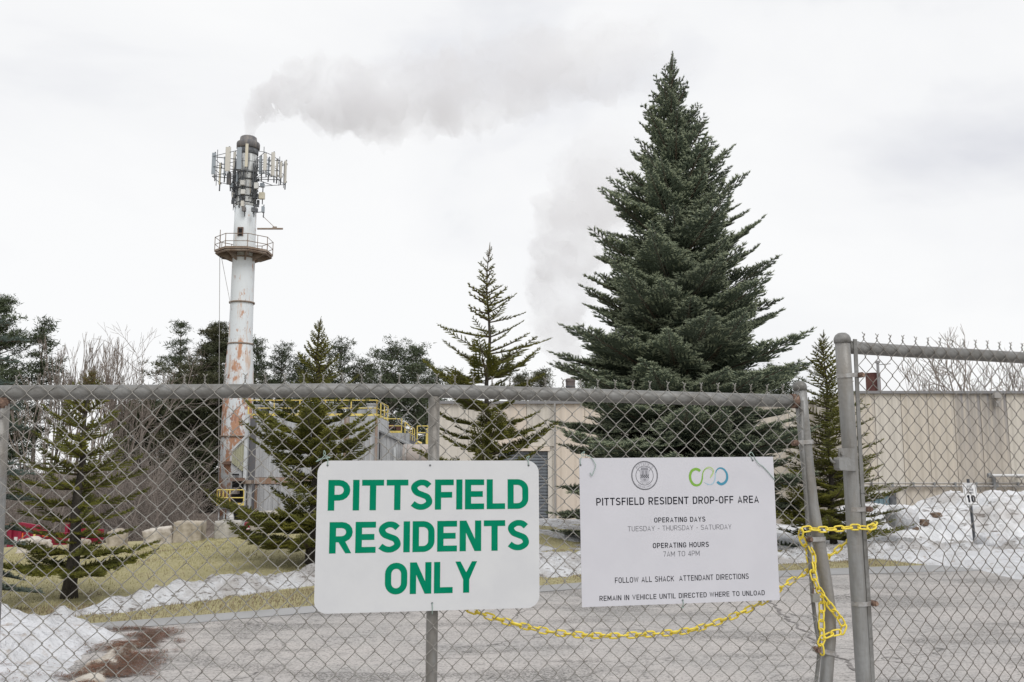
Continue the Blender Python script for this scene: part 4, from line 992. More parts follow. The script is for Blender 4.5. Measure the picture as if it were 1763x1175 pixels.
b = MB(); q0, q1 = at(396.5, 905, PY), at(419.5, 829, PY); b.box((q0.x, PY, pzg-.2), (q1.x, PY+2.5, q1.z)); b.build('machinery_bay', M['dark'], plant)
b = MB(); q0, q1 = at(399.6, 851, PY-.6), at(409, 840, PY-.6); b.box((q0.x, PY-.6, q0.z), (q1.x, PY-.1, q1.z)); b.build('control_box', M['pinkish'], plant)
# yellow access platform
YP = PY-2.4
def yrail(name, pts, parent, h=1.1, posts=True, r=.033, mid=True, toe=False, m='yellow_paint'):
    b = MB(); P = [Vector(p) for p in pts]
    for hh in ((h, h*.5) if mid else (h,)): b.tube([p+Vector((0,0,hh)) for p in P], r, 4) if len(P) == 2 else [b.tube([a+Vector((0,0,hh)), c+Vector((0,0,hh))], r, 4) for a, c in zip(P, P[1:])]
    for a, c in zip(P, P[1:]):
        L = (c-a).length; n = max(1, round(L/1.6))
        for i in range(n+1):
            p = a.lerp(c, i/n); b.tube([p, p+Vector((0,0,h))], r*1.15, 4)
        if toe:
            d = (c-a).normalized(); b.obox((a+c)/2+Vector((0,0,.09)), d, d.cross(Vector((0,0,1))), Vector((0,0,1)), L, .03, .15)
    return b.build(name, M[m], parent)
f0, f1 = at(373, 871, YP), at(419, 871, YP); zd = f0.z
b = MB(); b.box((f0.x, YP, zd-.22), (f1.x, PY-1.25, zd-.02)); b.build('access_deck', M['cladding_dark'], plant)
yrail('access_railing', [(f0.x, YP, zd), (f1.x, YP, zd)], plant, h=.95, toe=True)
yrail('access_railing', [(f0.x, YP, zd), (f0.x, PY-1.25, zd)], plant, h=.95, toe=True)
b = MB()
for i in range(4):
    a_ = i*.2; b.tube([(f0.x+.1+a_*.9, YP+.15+.3*math.sin(a_*3), zd), (f0.x+.1+a_*.9, YP+.15+.3*math.sin(a_*3), zd+1.0)], .04, 4)
b.build('ladder_cage', M['yellow_paint'], plant)
b = MB()
for px in (377, 386.5, 393.5):
    p = at(px, 875, YP+.3); b.tube([(p.x, YP+.3, G(p.x, YP)), (p.x, YP+.3, zd-.2)], .05 if px < 390 else .12, 6)
b.build('support_post', M['white_steel'], plant)
b = MB(); p = at(397.5, 890, YP+.3); b.lathe([(.2, G(p.x, YP)), (.2, p.z), (.06, p.z+.5)], (p.x, YP+.3, 0), 10); b.build('gas_cylinder', M['white_paint'], plant)
# roof railings and roof gear
yrail('roof_railing', [(xa, PY+.1, pz1+.05), (pl1, PY+.1, pz1+.05)], plant, h=1.02, toe=True)
yrail('roof_railing', [(pl1, PY+.1, pz1+.05), (pl1, PY+5.5, pz1+.05)], plant, h=1.02, toe=True)
for (x0, x1, y0, y1, dY, m_) in [(437,447,699,716,2,'cladding'),(448,462,703,716,2.4,'darkmetal'),(463,480,697,716,2,'cladding'),(512,530,700,716,3,'unit_white'),(560,575,694,716,2,'cladding'),(596,612,700,716,2,'darkmetal'),(614,632,704,716,2.2,'cladding'),(632,645,697,716,1.6,'cladding')]:
    q0, q1 = at(x0, y1, PY+dY), at(x1, y0, PY+dY); b = MB(); b.box((q0.x, PY+dY, pz1), (q1.x, PY+dY+1, q1.z)); b.box((q0.x-.06, PY+dY-.06, q1.z), (q1.x+.06, PY+dY+1.06, q1.z+.08)); b.build('roof_unit', M[m_], plant)
# lean-to with sloping roof on the right side
l0, l1 = pl1+.15, at(697, 770, PY+1).x
b = MB(); zt0, zt1 = at(652, 741, PY+1).z, at(693, 764, PY+1).z
b.prism([(l0, PY+1, pzg-.3), (l1, PY+1, pzg-.3), (l1, PY+1, zt1-.12), (l0, PY+1, zt0-.12)], (0, 3.5, 0)); b.build('lean_to', M['cladding_dark'], plant)
corr('lean_to_cladding', l0, l1, pzg-.2, lambda a: zt0+(zt1-zt0)*(a-l0)/(l1-l0)-.12, PY+1, M['cladding'], plant)
b = MB(); b.prism([(l0-.1, PY+.8, zt0-.1), (l1+.5, PY+.8, zt1-.25), (l1+.5, PY+.8, zt1-.13), (l0-.1, PY+.8, zt0+.02)], (0, 4, 0)); b.build('lean_to_roof', M['roof_grey'], plant)
b = MB(); q_ = at(680, 790, PY+.9); b.box((q_.x-.08, PY+.75, pzg), (q_.x+.08, PY+.9, at(680, 770, PY).z)); b.build('downpipe', M['white_steel'], plant)
# second, lower block behind with railings
s0, s1 = at(667, 750, PY+7).x, at(706, 750, PY+7).x; sz = at(680, 746, PY+7).z
b = MB(); b.box((s0, PY+7, pzg-.3), (s1, PY+11, sz)); b.build('rear_block', M['cladding_dark'], plant)
corr('rear_cladding', s0, s1, pzg, sz, PY+7, M['cladding'], plant)
yrail('rear_railing', [(s0, PY+7.05, sz), (at(691, 750, PY+7).x, PY+7.05, sz)], plant, h=1.02, toe=True)
yrail('rear_railing', [(at(697, 750, PY+7).x, PY+7.05, sz-.15), (s1, PY+7.05, sz-.5), (s1, PY+10, sz-.5)], plant, h=.95)
b = MB(); q0, q1 = at(668, 738, PY+8), at(677, 731, PY+8); b.box((q0.x, PY+8, q0.z), (q1.x, PY+9, q1.z)); q0, q1 = at(682, 741, PY+8), at(690, 735, PY+8); b.box((q0.x, PY+8, q0.z), (q1.x, PY+9, q1.z)); b.build('rusty_fan_housing', M['rust_stack'], plant)
# big duct
b = MB(); c0, c1 = at(695, 786, PY+.5), at(770, 786, PY+.5); b.tube([(c0.x, PY+.5, c0.z), (c1.x, PY+.5, c1.z)], .78, 20)
b.build('large_duct', M['pinkish'], plant, smooth=True)
b = MB()
for px in (699, 724): q_ = at(px, 786, PY+.5); b.tube([(q_.x, PY+.5, q_.z), (q_.x+.1, PY+.5, q_.z)], .82, 20)
b.build('duct_flange', M['conduit'], plant)
# small yellow stair head right of it
y0_ = at(718, 766, PY+3); y1_ = at(737, 766, PY+3)
yrail('stair_railing', [(y0_.x, PY+3, y0_.z+.35), (y1_.x, PY+3, y0_.z+.35)], plant, h=.9)
b = MB(); q0, q1 = at(733, 765, PY+3), at(738, 738, PY+3); b.box((q0.x, PY+3, q0.z), (q1.x, PY+3.1, q1.z)); b.build('yellow_gate_panel', M['yellow_paint'], plant)
b = MB(); b.tube([at(716, 765, PY+1), at(719, 761, PY+1), at(726, 764, PY+1)], .09, 6); b.build('yellow_handrail_bend', M['yellow_paint'], plant)

# small yellow, red and white things by the plant foot
def place_box_thing(): pass
q0, q1 = at(490, 914, 32), at(535, 893, 32); gz = G(q0.x, 32)
o = empty('waste_skip', ((q0.x+q1.x)/2, 32, gz), 'yellow steel skip with ribbed side beyond the crest behind the middle fir', 'skip')
b = MB(); b.prism([(q0.x+.12, 32, gz+.15), (q1.x-.12, 32, gz+.15), (q1.x+.02, 32, q1.z-.12), (q0.x-.02, 32, q1.z-.12)], (0, 1.2, 0)); b.build('body', M['yellow_paint'], o)
b = MB(); b.box((q0.x-.06, 31.9, q1.z-.12), (q1.x+.06, 33.3, q1.z)); b.build('rim', M['yellow_paint'], o)
for i in range(5):
    b = MB(); x = q0.x+.12+(q1.x-q0.x-.24)*(i+.5)/5; b.box((x-.03, 31.94, gz+.15), (x+.03, 31.998, q1.z-.125)); b.build('rib', M['yellow_paint'], o)
q0, q1 = at(484, 903, 31), at(489.5, 896.5, 31)
o = empty('fire_box', ((q0.x+q1.x)/2, 31, G(q0.x, 31)), 'small red box on pale legs between the concrete block and the yellow skip', 'fire box')
b = MB(); b.box((q0.x, 31, q0.z-.1), (q1.x, 31.15, q1.z)); b.build('box', M['redpaint'], o)
b = MB(); zz = G(q0.x, 31)
for x in (q0.x+.01, q1.x-.03): b.box((x, 31.02, zz), (x+.025, 31.06, q0.z-.1))
b.build('legs', M['white_paint'], o)
q0, q1 = at(422, 919, 33), at(428.5, 899, 33)
o = empty('fire_hydrant', ((q0.x+q1.x)/2, 33, G(q0.x, 33)), 'small red and white hydrant just left of the square concrete block', 'hydrant')
hx = (q0.x+q1.x)/2; hz = G(hx, 33); b = MB(); b.lathe([(.10, hz), (.10, q0.z+.1), (.13, q0.z+.11), (.13, q0.z+.14), (.075, q0.z+.15), (.075, q1.z-.12), (.11, q1.z-.11), (.09, q1.z-.03), (.03, q1.z)], (hx, 33, 0), 12); b.build('body', M['redpaint'], o, smooth=True)
b = MB(); b.tube([(hx-.14, 33, q1.z-.17), (hx+.14, 33, q1.z-.17)], .035, 8); b.build('hose_outlet', M['redpaint'], o)
b = MB(); b.lathe([(.083, q1.z-.30), (.083, q1.z-.20)], (hx, 33, 0), 12); b.build('white_collar', M['white_paint'], o)

# red dumpster at far left
def dumpster(px0, px1, ptop, Y, label, orange=True):
    q0, q1 = at(px0, ptop, Y), at(px1, ptop, Y); gz = G(q0.x, Y); zt = q0.z
    o = empty('dumpster', ((q0.x+q1.x)/2, Y, gz), label, 'dumpster', 'red dumpsters beyond the grass crest')
    L = q1.x-q0.x; b = MB(); D = 1.7
    b.prism([(q0.x+.08, Y, gz+.1), (q1.x-.45, Y, gz+.1), (q1.x, Y, gz+.95), (q1.x-.02*L, Y, zt-.34), (q0.x+.72*L, Y, zt-.08), (q0.x+.3*L, Y, zt), (q0.x, Y, zt-.06)], (0, .12, 0)); b.box((q0.x+.1, Y+D-.1, gz+.1), (q1.x-.1, Y+D, zt-.4)); b.box((q0.x+.12, Y+.125, gz+.1), (q0.x+.2, Y+D-.105, zt-.45)); b.box((q1.x-.6, Y+.125, gz+.1), (q1.x-.5, Y+D-.105, zt-.45)); b.build('body', M['redpaint'], o)
    for f in (.08, .3, .48, .72):
        b = MB(); x = q0.x+L*f; b.box((x, Y-.09, gz+.12), (x+.10, Y-.003, zt-.12 if f < .6 else zt-.30)); b.build('rib', M['redpaint'], o)
    if orange: b = MB(); b.prism([(q1.x-.06*L-.12, Y-.02, gz+.95), (q1.x+.22, Y-.02, gz+.95), (q1.x-.10, Y-.02, zt-.42), (q1.x-.06*L-.12, Y-.02, zt-.36)], (0, -.04, 0)); b.build('orange_end', M['orange'], o)
    if orange: b = MB(); b.prism([(q0.x+.33*L, Y-.02, gz+.4), (q0.x+.44*L, Y-.02, gz+.5), (q0.x+.40*L, Y-.02, zt-.3), (q0.x+.34*L, Y-.02, zt-.3)], (0, -.03, 0)); b.build('orange_patch', M['orange'], o)
    b = MB()
    for f in (.19, .24, .50-.0, .52):   # large white numerals, worn
        x = q0.x+L*f; b.box((x, Y-.012, zt-.85), (x+.06, Y-.004, zt-.42))
    for f in (.19, .505): x = q0.x+L*f; b.box((x+.06, Y-.0135, zt-.50), (x+.16, Y-.0055, zt-.42))
    b.build('white_marking', M['white_paint'], o)
    b = MB(); x = q0.x+.60*L; b.box((x, Y-.012, zt-.62), (x+.13, Y-.004, zt-.46)); b.box((x+.03, Y-.012, zt-.42), (x+.09, Y-.004, zt-.34)); b.build('yellow_decal', M['yellow_paint'], o)
    b = MB(); b.box((q0.x-.04, Y-.06, zt-.12), (q0.x+.22*L, Y+.14, zt-.04)); b.build('rim', M['rust'], o)
    return o
dumpster(12, 88, 900, 28.0, 'dark red dumpster with orange end and white marks at far left')
dumpster(112, 150, 897, 34.0, 'second red dumpster mostly hidden behind the small fir at left', False)

# ------------------------------------------------------------------ big cream building on the right
WY = 43.0; wx0 = at(1463, 760, WY).x; wx1 = wx0+22; wz = at(1600, 674, WY).z; wg = G(14, WY)-.5
hall = empty('concrete_hall', (wx0+8, WY, wg+.5), 'big windowless cream concrete hall with vertical ribs and grey streaks behind the right fence', 'building')
b = MB(); b.box((wx0, WY+.03, wg), (wx1, WY+16, wz-.02)); b.build('core_wall', M['wall_pale'], hall)
pw = 1.22; n = int((wx1-wx0)/pw)
pm = ['wall','wall_pale','wall','wall','wall_stained','wall_stained','wall_pale','wall','wall','wall','wall_pale','wall_stained','wall','wall','wall','wall_stained','wall','wall']
def twall(x, w_, z0, z1, Y, m, parent, shared={}):
    # double-tee: a flat slab with two tapered stems; 25 mm open joint to the next slab
    key = (round(w_, 2), round(z1-z0, 2), m.name)
    if key not in shared:
        b = MB(); L = w_-.025
        prof = [(0, 0), (.12, 0), (.20, .07), (.30, .07), (.38, 0), (.62, 0), (.70, .07), (.80, .07), (.88, 0), (1, 0)]
        pts = [(u*L, -.06-v*.62) for u, v in prof]; h = z1-z0
        for (a, c) in pts: b.v += [(a, c, 0), (a, c, h)]
        for i in range(len(pts)-1): b.f.append((2*i, 2*i+2, 2*i+3, 2*i+1)); b.m.append(0)
        k = len(b.v); b.v += [(0, .02, 0), (0, .02, h), (L, .02, 0), (L, .02, h)]
        b.f += [(k, 0, 1, k+1), (2*len(pts)-2, k+2, k+3, 2*len(pts)-1)]; b.m += [0, 0]
        shared[key] = b.mesh('wall_panel', m)
    return inst('wall_panel', shared[key], parent, loc=(x-parent.location.x, Y-parent.location.y, z0-parent.location.z))
for i in range(n): twall(wx0+i*pw, pw, wg, wz-.12, WY, M[pm[i % len(pm)]], hall)
b = MB(); b.box((wx0-.06, WY-.22, wz-.12), (wx1, WY+.2, wz)); b.build('parapet_cap', M['roof_cap'], hall)
# conduits, pipe, fixtures
zq = at(1600, 832, WY).z; b = MB(); b.tube([(wx0+.3, WY-.24, zq), (wx1, WY-.24, zq)], .03, 6); b.tube([(wx0+.3, WY-.24, zq-.14), (wx1, WY-.24, zq-.14)], .045, 6)
b.build('conduit_pipes', M['conduit'], hall)
b = MB()
for px in range(1500, 1763, 36): q_ = at(px, 834, WY-.2); b.box((q_.x-.035, WY-.29, zq-.19), (q_.x+.035, WY-.15, zq+.04))
b.build('pipe_clamps', M['roof_grey'], hall)
zq = at(1700, 819, WY).z; xq = at(1693, 819, WY).x; b = MB(); b.tube([(xq, WY-.5, zq), (wx1, WY-.5, zq)], .065, 8); b.build('white_pipe', M['white_pipe'], hall)
b = MB(); b.tube([(xq-.05, WY-.5, zq), (xq+.12, WY-.5, zq)], .11, 8); b.box((at(1707,832,WY).x-.06, WY-.3, at(1707, 842, WY).z), (at(1707,832,WY).x+.06, WY-.15, zq)); b.box((xq+1.4, WY-.56, zq-.1), (xq+1.5, WY-.14, zq+.0)); b.build('pipe_bracket', M['roof_grey'], hall)
q0, q1 = at(1709.5, 686, WY-.25), at(1721, 676.5, WY-.25); b = MB(); b.box((q0.x, WY-.42, q0.z), (q1.x, WY-.15, q1.z)); b.box((q0.x+.06, WY-.4, q0.z-.38), (q0.x+.24, WY-.16, q0.z-.14)); b.tube([(q0.x+.15, WY-.3, q0.z-.2), (q0.x+.15, WY-.3, q0.z)], .03, 5); b.build('wall_light', M['conduit'], hall)
b = MB(); q_ = at(1728, 861, WY-.3); b.lathe([(.13, -.08), (.16, .0), (.10, .08), (.03, .14)], (q_.x, WY-.3, q_.z), 10); b.build('round_fitting', M['unit_white'], hall)
b = MB(); q_ = at(1561, 873, WY-.3); b.box((q_.x-.12, WY-.4, q_.z-.05), (q_.x+.12, WY-.15, q_.z+.08)); b.box((q_.x-.03, WY-.3, q_.z-.25), (q_.x+.03, WY-.2, q_.z)); b.build('tap', M['deck'], hall)
b = MB(); q_ = at(1750, 850, WY-.3); b.tube([(q_.x, WY-.25, q_.z-1), (q_.x, WY-.25, at(1750, 836, WY).z)], .035, 5); b.build('drain_pipe', M['conduit'], hall)
# blue-grey dock opening at the left foot
DY = WY-.30; b = MB()
b.prism([at(1500, 905, DY), at(1537, 905, DY), at(1537, 849, DY), at(1500, 862, DY)], (0, .12, 0)); b.build('dock_panel', M['blue_door'], hall)
b = MB(); q0, q1 = at(1534.5, 905, DY-.06), at(1542, 847, DY-.06); b.box((q0.x, DY-.1, q0.z), (q1.x, DY+.16, q1.z)); b.build('dock_post', M['darkmetal'], hall)
for px in (1508, 1516, 1524): b = MB(); q0 = at(px, 905, DY); b.box((q0.x, DY-.05, q0.z), (q0.x+.05, DY-.003, at(px, interp(px, [(1500, 862), (1537, 849)])+1, DY).z)); b.build('dock_panel_rib', M['blue_door'], hall)
b = MB(); b.prism([at(1497, 845, DY-.1), at(1497, 863, DY-.1), at(1537, 849, DY-.1), at(1542, 845, DY-.1)], (0, .25, 0)); b.build('dock_header', M['unit_white'], hall)
# roof vent
vt = empty('roof_vent', (at(1502, 672, WY+4).x, WY+4, wz-.1), 'rusty dark red cylinder vent on the flat roof beside a thin pole', 'roof vent')
q_ = at(1502.5, 643, WY+4); q2 = at(1514.5, 643, WY+4); b = MB(); rv = (q2.x-q_.x); b.lathe([(rv, wz-.1), (rv, q_.z-.05), (rv*1.05, q_.z-.04), (rv*1.05, q_.z), (rv*.9, q_.z), (rv*.9, q_.z-.3)], (q_.x, WY+4, 0), 18); b.build('drum', M['rust_stack'], vt, smooth=False)
q_ = at(1511, 625, WY+3.5); b = MB(); b.tube([(q_.x, WY+3.5, wz-.1), (q_.x, WY+3.5, q_.z)], .07, 6); b.tube([(q_.x, WY+3.5, q_.z-.1), (q_.x+.65, WY+3.5, q_.z-.05)], .02, 4); b.box((q_.x-.09, WY+3.4, q_.z-.02), (q_.x+.09, WY+3.6, q_.z+.1)); b.build('pole', M['roof_cap'], vt)

# ------------------------------------------------------------------ lower cream building in the middle
W2 = 48.0; bx0 = at(757, 700, W2).x; bx1 = at(1475, 700, W2).x; bz = at(900, 692, W2).z; bg = G(0, W2)-.5
shed = empty('concrete_shed', (at(900, 800, W2).x, W2, bg+.5), 'lower cream and pinkish concrete building with a roller shutter behind the sparse fir', 'building')
b = MB(); b.box((bx0, W2+.03, bg), (bx1, W2+14, bz-.05)); b.build('core_wall', M['wall_pale'], shed)
dx0, dx1 = at(858, 780, W2).x, at(943, 780, W2).x; dz = at(900, 777, W2).z
pm2 = ['wall_pale','wall_pale','wall_pink','wall_pale','wall_pink','wall_pink','wall_pale','wall_pale','wall','wall']
i = 0; x = bx0
while x < bx1-.3:
    w_ = 1.5
    z0 = dz+.25 if (x+w_ > dx0-.05 and x < dx1-.3) else bg
    twall2 = twall(x, min(w_, bx1-x), z0, bz-.12, W2, M[pm2[i] if i < len(pm2) else ('wall' if i % 3 else 'wall_pale')], shed); x += w_; i += 1
b = MB(); b.box((bx0-.05, W2-.25, bz-.12), (bx1, W2+.2, bz+.02)); b.build('parapet_cap', M['roof_cap'], shed)
b = MB(); b.box((dx0-.1, W2-.26, dz), (dx1+.1, W2-.02, dz+.23)); b.build('door_lintel', M['wall_pink'], shed)
b = MB(); b.box((dx1, W2-.2, bg), (dx1+.22, W2-.02, dz-.005)); b.box((dx0-.22, W2-.2, bg), (dx0, W2-.02, dz-.005)); b.build('door_jamb', M['wall_pale'], shed)
sm = None
for k in range(int((dz-bg)/.16)):
    z = dz-.005-.16*(k+1)
    if sm is None:
        b = MB(); b.prism([(0, 0, 0), (0, -.05, .02), (0, -.05, .10), (0, -.02, .15), (0, 0, .15)], (dx1-dx0, 0, 0)); sm = b.mesh('shutter_slat', M['shutter'])
    inst('shutter_slat', sm, shed, loc=(dx0-shed.location.x, W2-.04-shed.location.y, z-shed.location.z))
b = MB(); q_ = at(955, 700, W2-.3); b.tube([(q_.x, W2-.32, bg), (q_.x, W2-.32, bz-.1)], .05, 6); b.build('downpipe', M['conduit'], shed)
# small distant stack
q_ = at(982, 652, 95); b = MB(); r_ = 8/FPX*95; zg_ = G(q_.x, 95)
ss = empty('small_stack', (q_.x, 95, zg_), 'short grey-brown stack top showing above the rail right of the sparse fir, faint plume above', 'chimney')
b.lathe([(r_, zg_), (r_, q_.z-.35), (r_*1.08, q_.z-.34), (r_*1.08, q_.z-.1), (r_*.8, q_.z), (r_*.7, q_.z)], (q_.x, 95, 0), 18); b.build('shaft', M['brick_stack'], ss)
b = MB()
for k in range(3): b.lathe([(r_*1.03, q_.z-.9-k*.9), (r_*1.08, q_.z-.88-k*.9), (r_*1.08, q_.z-.8-k*.9), (r_*1.03, q_.z-.78-k*.9)], (q_.x, 95, 0), 18)
b.build('hoop', M['darkmetal'], ss)
# ------------------------------------------------------------------ gates: pipes, mesh, fittings
def pipe(name, pts, r, m, parent, n=14):
    b = MB(); b.tube(pts, r, n); return b.build(name, M[m], parent, smooth=True)
RO = -.032   # pipes sit behind the wire
gateA = empty('chain_link_gate', FA.P(0, 0), 'left chain link gate leaf with sagging top rail, carrying the two white signs', 'gate', 'chain link gate leaves')
pr = [(-60, 675.5), (5, 676.5), (300, 674.5), (560, 672.5), (747, 673.5), (950, 679), (1180, 686), (1372, 691)]
railA = [FA.pp(x, y, RO) for x, y in pr]
pipe('top_rail', railA, .0285, 'galv_rail', gateA)
def topz(u):
    return interp(u, [(FA.uz(x, y, RO)[0], FA.uz(x, y, RO)[1]) for x, y in pr])
def downline(pl, pts, off, r, name, m, parent, zend=.06, n=14):
    P = [pl.pp(x, y, off) for x, y in pts]; d = P[-1]-P[-2]; k = (P[-1].z-zend)/max(1e-6, -d.z)
    P.append(P[-1]+d*min(k, 3.5) if P[-1].z+d.z*min(k, 3.5) < zend+.3 else Vector((P[-1].x, P[-1].y, zend)))
    return pipe(name, P, r, m, parent, n), P
downline(FA, [(4, 690), (-1, 800), (-8, 960)], RO, .027, 'end_post', 'galv', gateA)
cpx = [FA.pp(748, 686, RO), FA.pp(747, 800, RO), FA.pp(744, 1060, RO), FA.pp(741, 1172, RO)]
u_ = FA.uz(744, 1060, RO)[0]; pipe('centre_post', [FA.P(FA.uz(747.5, 690, RO)[0], topz(0)-.02, RO), FA.P(u_, cpx[2].z, RO), FA.P(u_, .08, RO)], .0235, 'galv', gateA)
_, LP = downline(FA, [(1378, 672), (1383, 730), (1390, 800), (1398, 870), (1409, 930), (1421, 1000), (1428, 1050), (1428, 1100), (1424, 1150)], RO, .0275, 'latch_post', 'galv', gateA)
b = MB(); c0 = FA.pp(1377.5, 674, RO); b.lathe([(.030, 0), (.030, .020), (.027, .028), (.020, .036), (.010, .041), (.0, .042)], c0+Vector((0,0,.004)), 16); b.build('post_cap', M['galv_rail'], gateA, smooth=True)
b = MB(); a_ = FA.pp(1361, 690.5, RO); c2 = FA.pp(1372, 691, RO); b.tube([a_, c2], [.031, .033], 14); b.build('rusty_weld', M['rust'], gateA, smooth=True)
b = MB(); a_ = FA.pp(4, 676.5, RO); b.tube([a_+Vector((0,0,-.02)), a_+Vector((0,0,-.06))], [.030, .029], 14); b.build('rusty_weld', M['rust'], gateA, smooth=True)
# tension bar and bands, left leaf
TB = [(1380, 690), (1381, 760), (1385, 820), (1389, 880), (1393, 940), (1396, 990), (1399, 1030), (1405, 1080), (1411, 1112), (1409, 1140), (1405, 1175)]
tbp = [FA.pp(x, y, -.008) for x, y in TB]; tbp.append(Vector((tbp[-1].x, tbp[-1].y, .1)))
b = MB(); b.tube(tbp, .0085, 6); b.build('tension_bar', M['galv_rail'], gateA, smooth=True)
def ubar(z): return interp(-z, [(-p.z, (p-FA.o).dot(FA.e)) for p in tbp])
def band(pl, pa, pb, rpost, parent, bolt_px, hgt=.019):
    """flat strap round the post and out to the bar, bolt head at the free end"""
    c = pl.pp(*pa, RO); b_end = pl.pp(*pb, -.004); b = MB(); dirv = (b_end-c); dirv = dirv.normalized()
    pts = []
    L = [c+pl.n*(rpost+.003)*math.sin(t)+pl.e*(-1 if dirv.dot(pl.e) > 0 else 1)*(rpost+.003)*math.cos(t) for t in [k*math.pi/8 for k in range(-4, 5)]]
    # front half-strap then a tab to the bolt
    fr = [c + pl.e*(rpost+.003)*sx_*(-1 if dirv.dot(pl.e) > 0 else 1) + pl.n*(rpost+.004)*f for sx_, f in ((1.0, -.2), (.95, .35), (.75, .68), (.4, .93), (0, 1.0), (-.4, .97))] + [c+(b_end-c)*.75+pl.n*.012, b_end+pl.n*.006]
    sl = (b_end.z-c.z)
    for i, p in enumerate(fr): fr[i] = Vector((p.x, p.y, c.z + sl*(max(0, (p-c).dot(dirv))/max(1e-6, (b_end-c).length))))
    n = len(fr)
    for p in fr: b.v += [tuple(p+Vector((0,0,-hgt/2))), tuple(p+Vector((0,0,hgt/2))), tuple(p-pl.n*.003+Vector((0,0,hgt/2))), tuple(p-pl.n*.003+Vector((0,0,-hgt/2)))]
    for i in range(n-1):
        for j in range(4): b.f.append((4*i+j, 4*i+(j+1)%4, 4*i+4+(j+1)%4, 4*i+4+j)); b.m.append(0)
    b.f.append((0,1,2,3)); b.f.append((4*n-1,4*n-2,4*n-3,4*n-4)); b.m += [0, 0]
    o = b.build('tension_band', M['band'], parent)
    q_ = pl.pp(*bolt_px, .004); b = MB(); b.tube([q_-pl.n*.02, q_+pl.n*.014], .0125, 8); b.tube([q_+pl.n*.014, q_+pl.n*.022], .009, 6); b.build('bolt', M['rust'], o)
    return o
band(FA, (1388, 761), (1368, 763), .0275, gateA, (1369, 763)); band(FA, (1409, 928), (1394, 929), .0275, gateA, (1393, 929)); band(FA, (1426, 1124), (1407, 1119), .0275, gateA, (1407, 1119))

def wire_pts(u0, zt, zb, ph, W, H, warp, pl, off=0.0, tip=0, tw=None):
    """one zigzag wire hanging from zt to zb; ph 0/1 alternates the phase with its neighbours"""
    pts = []; a = W/4+.0022; z = zt; k = 0; d = .0052
    if tip is not None:   # twisted barb above the top knuckle
        bu, bz = tip
        for q, (du, dz, dn) in enumerate([(bu*.0075, .034, .002), (bu*.0035, .029, 0), (-bu*.0028, .022, .0045), (bu*.0028, .013, -.004), (-bu*.0015, .005, .003)]):
            sx_ = u0 + (W/4 if ph == 0 else -W/4)
            pts.append((sx_+du, zt+bz+dz-.004, dn))
    while z > zb:
        s_ = 1 if (k+ph) % 2 == 0 else -1
        pts.append((u0+s_*(a-.0035), z+.0045, d*s_*.55)); pts.append((u0+s_*a, z, 0)); pts.append((u0+s_*(a-.0035), z-.0045, -d*s_*.55))
        z -= H/2; k += 1
    L = []
    for u, z, dn in pts:
        uu, zz, nn = warp(u, z); L.append(pl.P(uu, zz, off+dn+nn))
    return L
WU, HU = .0760, .0805
uL = FA.uz(-60, 800)[0]; uR0 = (FA.pp(1381, 760)-FA.o).dot(FA.e)
nW = int((uR0-uL)/(WU/2)); 
def warpA(u, z):
    f = smooth01((u-(uR0-.75))/.75); du = (ubar(z)-uR0+.004)*f if z < topz(u)+.01 else 0
    du += .004*nz(u*1.6, z*1.6, 3) + .0022*nz(u*7, z*7, 5)
    bulge = .010*nz(u*1.2, z*1.1, 12)
    sag = .012*math.sin(u*2.1+.4)*smooth01((1.75-z)/1.2)
    return u+du, z+.0028*nz(u*5, z*5, 9)+sag, bulge*smooth01((1.85-z)/.3)
def make_mesh(pl, u_start, n, ztf, warp, parent, m, seed, zb=.07):
    rr = random.Random(seed)
    for i in range(n):
        u0 = u_start+i*WU/2; ph = i % 2
        zt = ztf(u0 + (WU/4 if ph == 0 else -WU/4)) + .036
        L = wire_pts(u0, zt, zb, ph, WU, HU, warp, pl, tip=((-1 if ph == 0 else 1)*rr.uniform(.8, 1.3), rr.uniform(-.003, .003)))
        b = MB(); b.tube(L, .00185, 5, caps=True); b.build('fence_wire', M[m], parent, smooth=True)
make_mesh(FA, uR0-.004-(nW+.5)*WU/2, nW+1, topz, warpA, gateA, 'wire', 1)
# right leaf
gateB = empty('chain_link_gate', FB.P(0, 0), 'right chain link gate leaf with taller straight frame and latch box', 'gate', 'chain link gate leaves')
PB = [(1450, 585), (1455, 660), (1462, 760), (1467, 850), (1472, 930), (1479, 1040), (1486, 1150)]
Pb = [FB.pp(x, y, RO) for x, y in PB]; Pb.append(Vector((Pb[-1].x, Pb[-1].y, .03)))
pipe('gate_post', Pb, .0335, 'galv', gateB, 18)
b = MB(); c0 = FB.pp(1450, 585, RO); b.lathe([(.0365, -.016), (.0375, .0), (.036, .008), (.030, .020), (.018, .029), (.0, .032)], c0, 18); b.build('post_cap', M['galv_rail'], gateB, smooth=True)
rb_ = [(1459, 597.5), (1475, 599.5), (1560, 605), (1660, 610.5), (1763, 616.5), (1850, 622)]
pipe('top_rail', [FB.pp(x, y, RO) for x, y in rb_], .0285, 'galv_rail', gateB)
def topzB(u): return interp(u, [(FB.uz(x, y, RO)[0], FB.uz(x, y, RO)[1]) for x, y in rb_])
b = MB(); p0 = FB.pp(1462, 598, RO); p1 = FB.pp(1475, 599, RO); b.tube([p0, p1], .031, 12); b.build('rail_cup', M['galv'], gateB, smooth=True)
TBB = [(1472, 585), (1475, 650), (1479, 740), (1485, 850), (1489, 930), (1494, 1010), (1499, 1100), (1503, 1175)]
tb2 = [FB.pp(x, y, -.002) for x, y in TBB]; tb2.append(Vector((tb2[-1].x, tb2[-1].y, .1)))
b = MB()
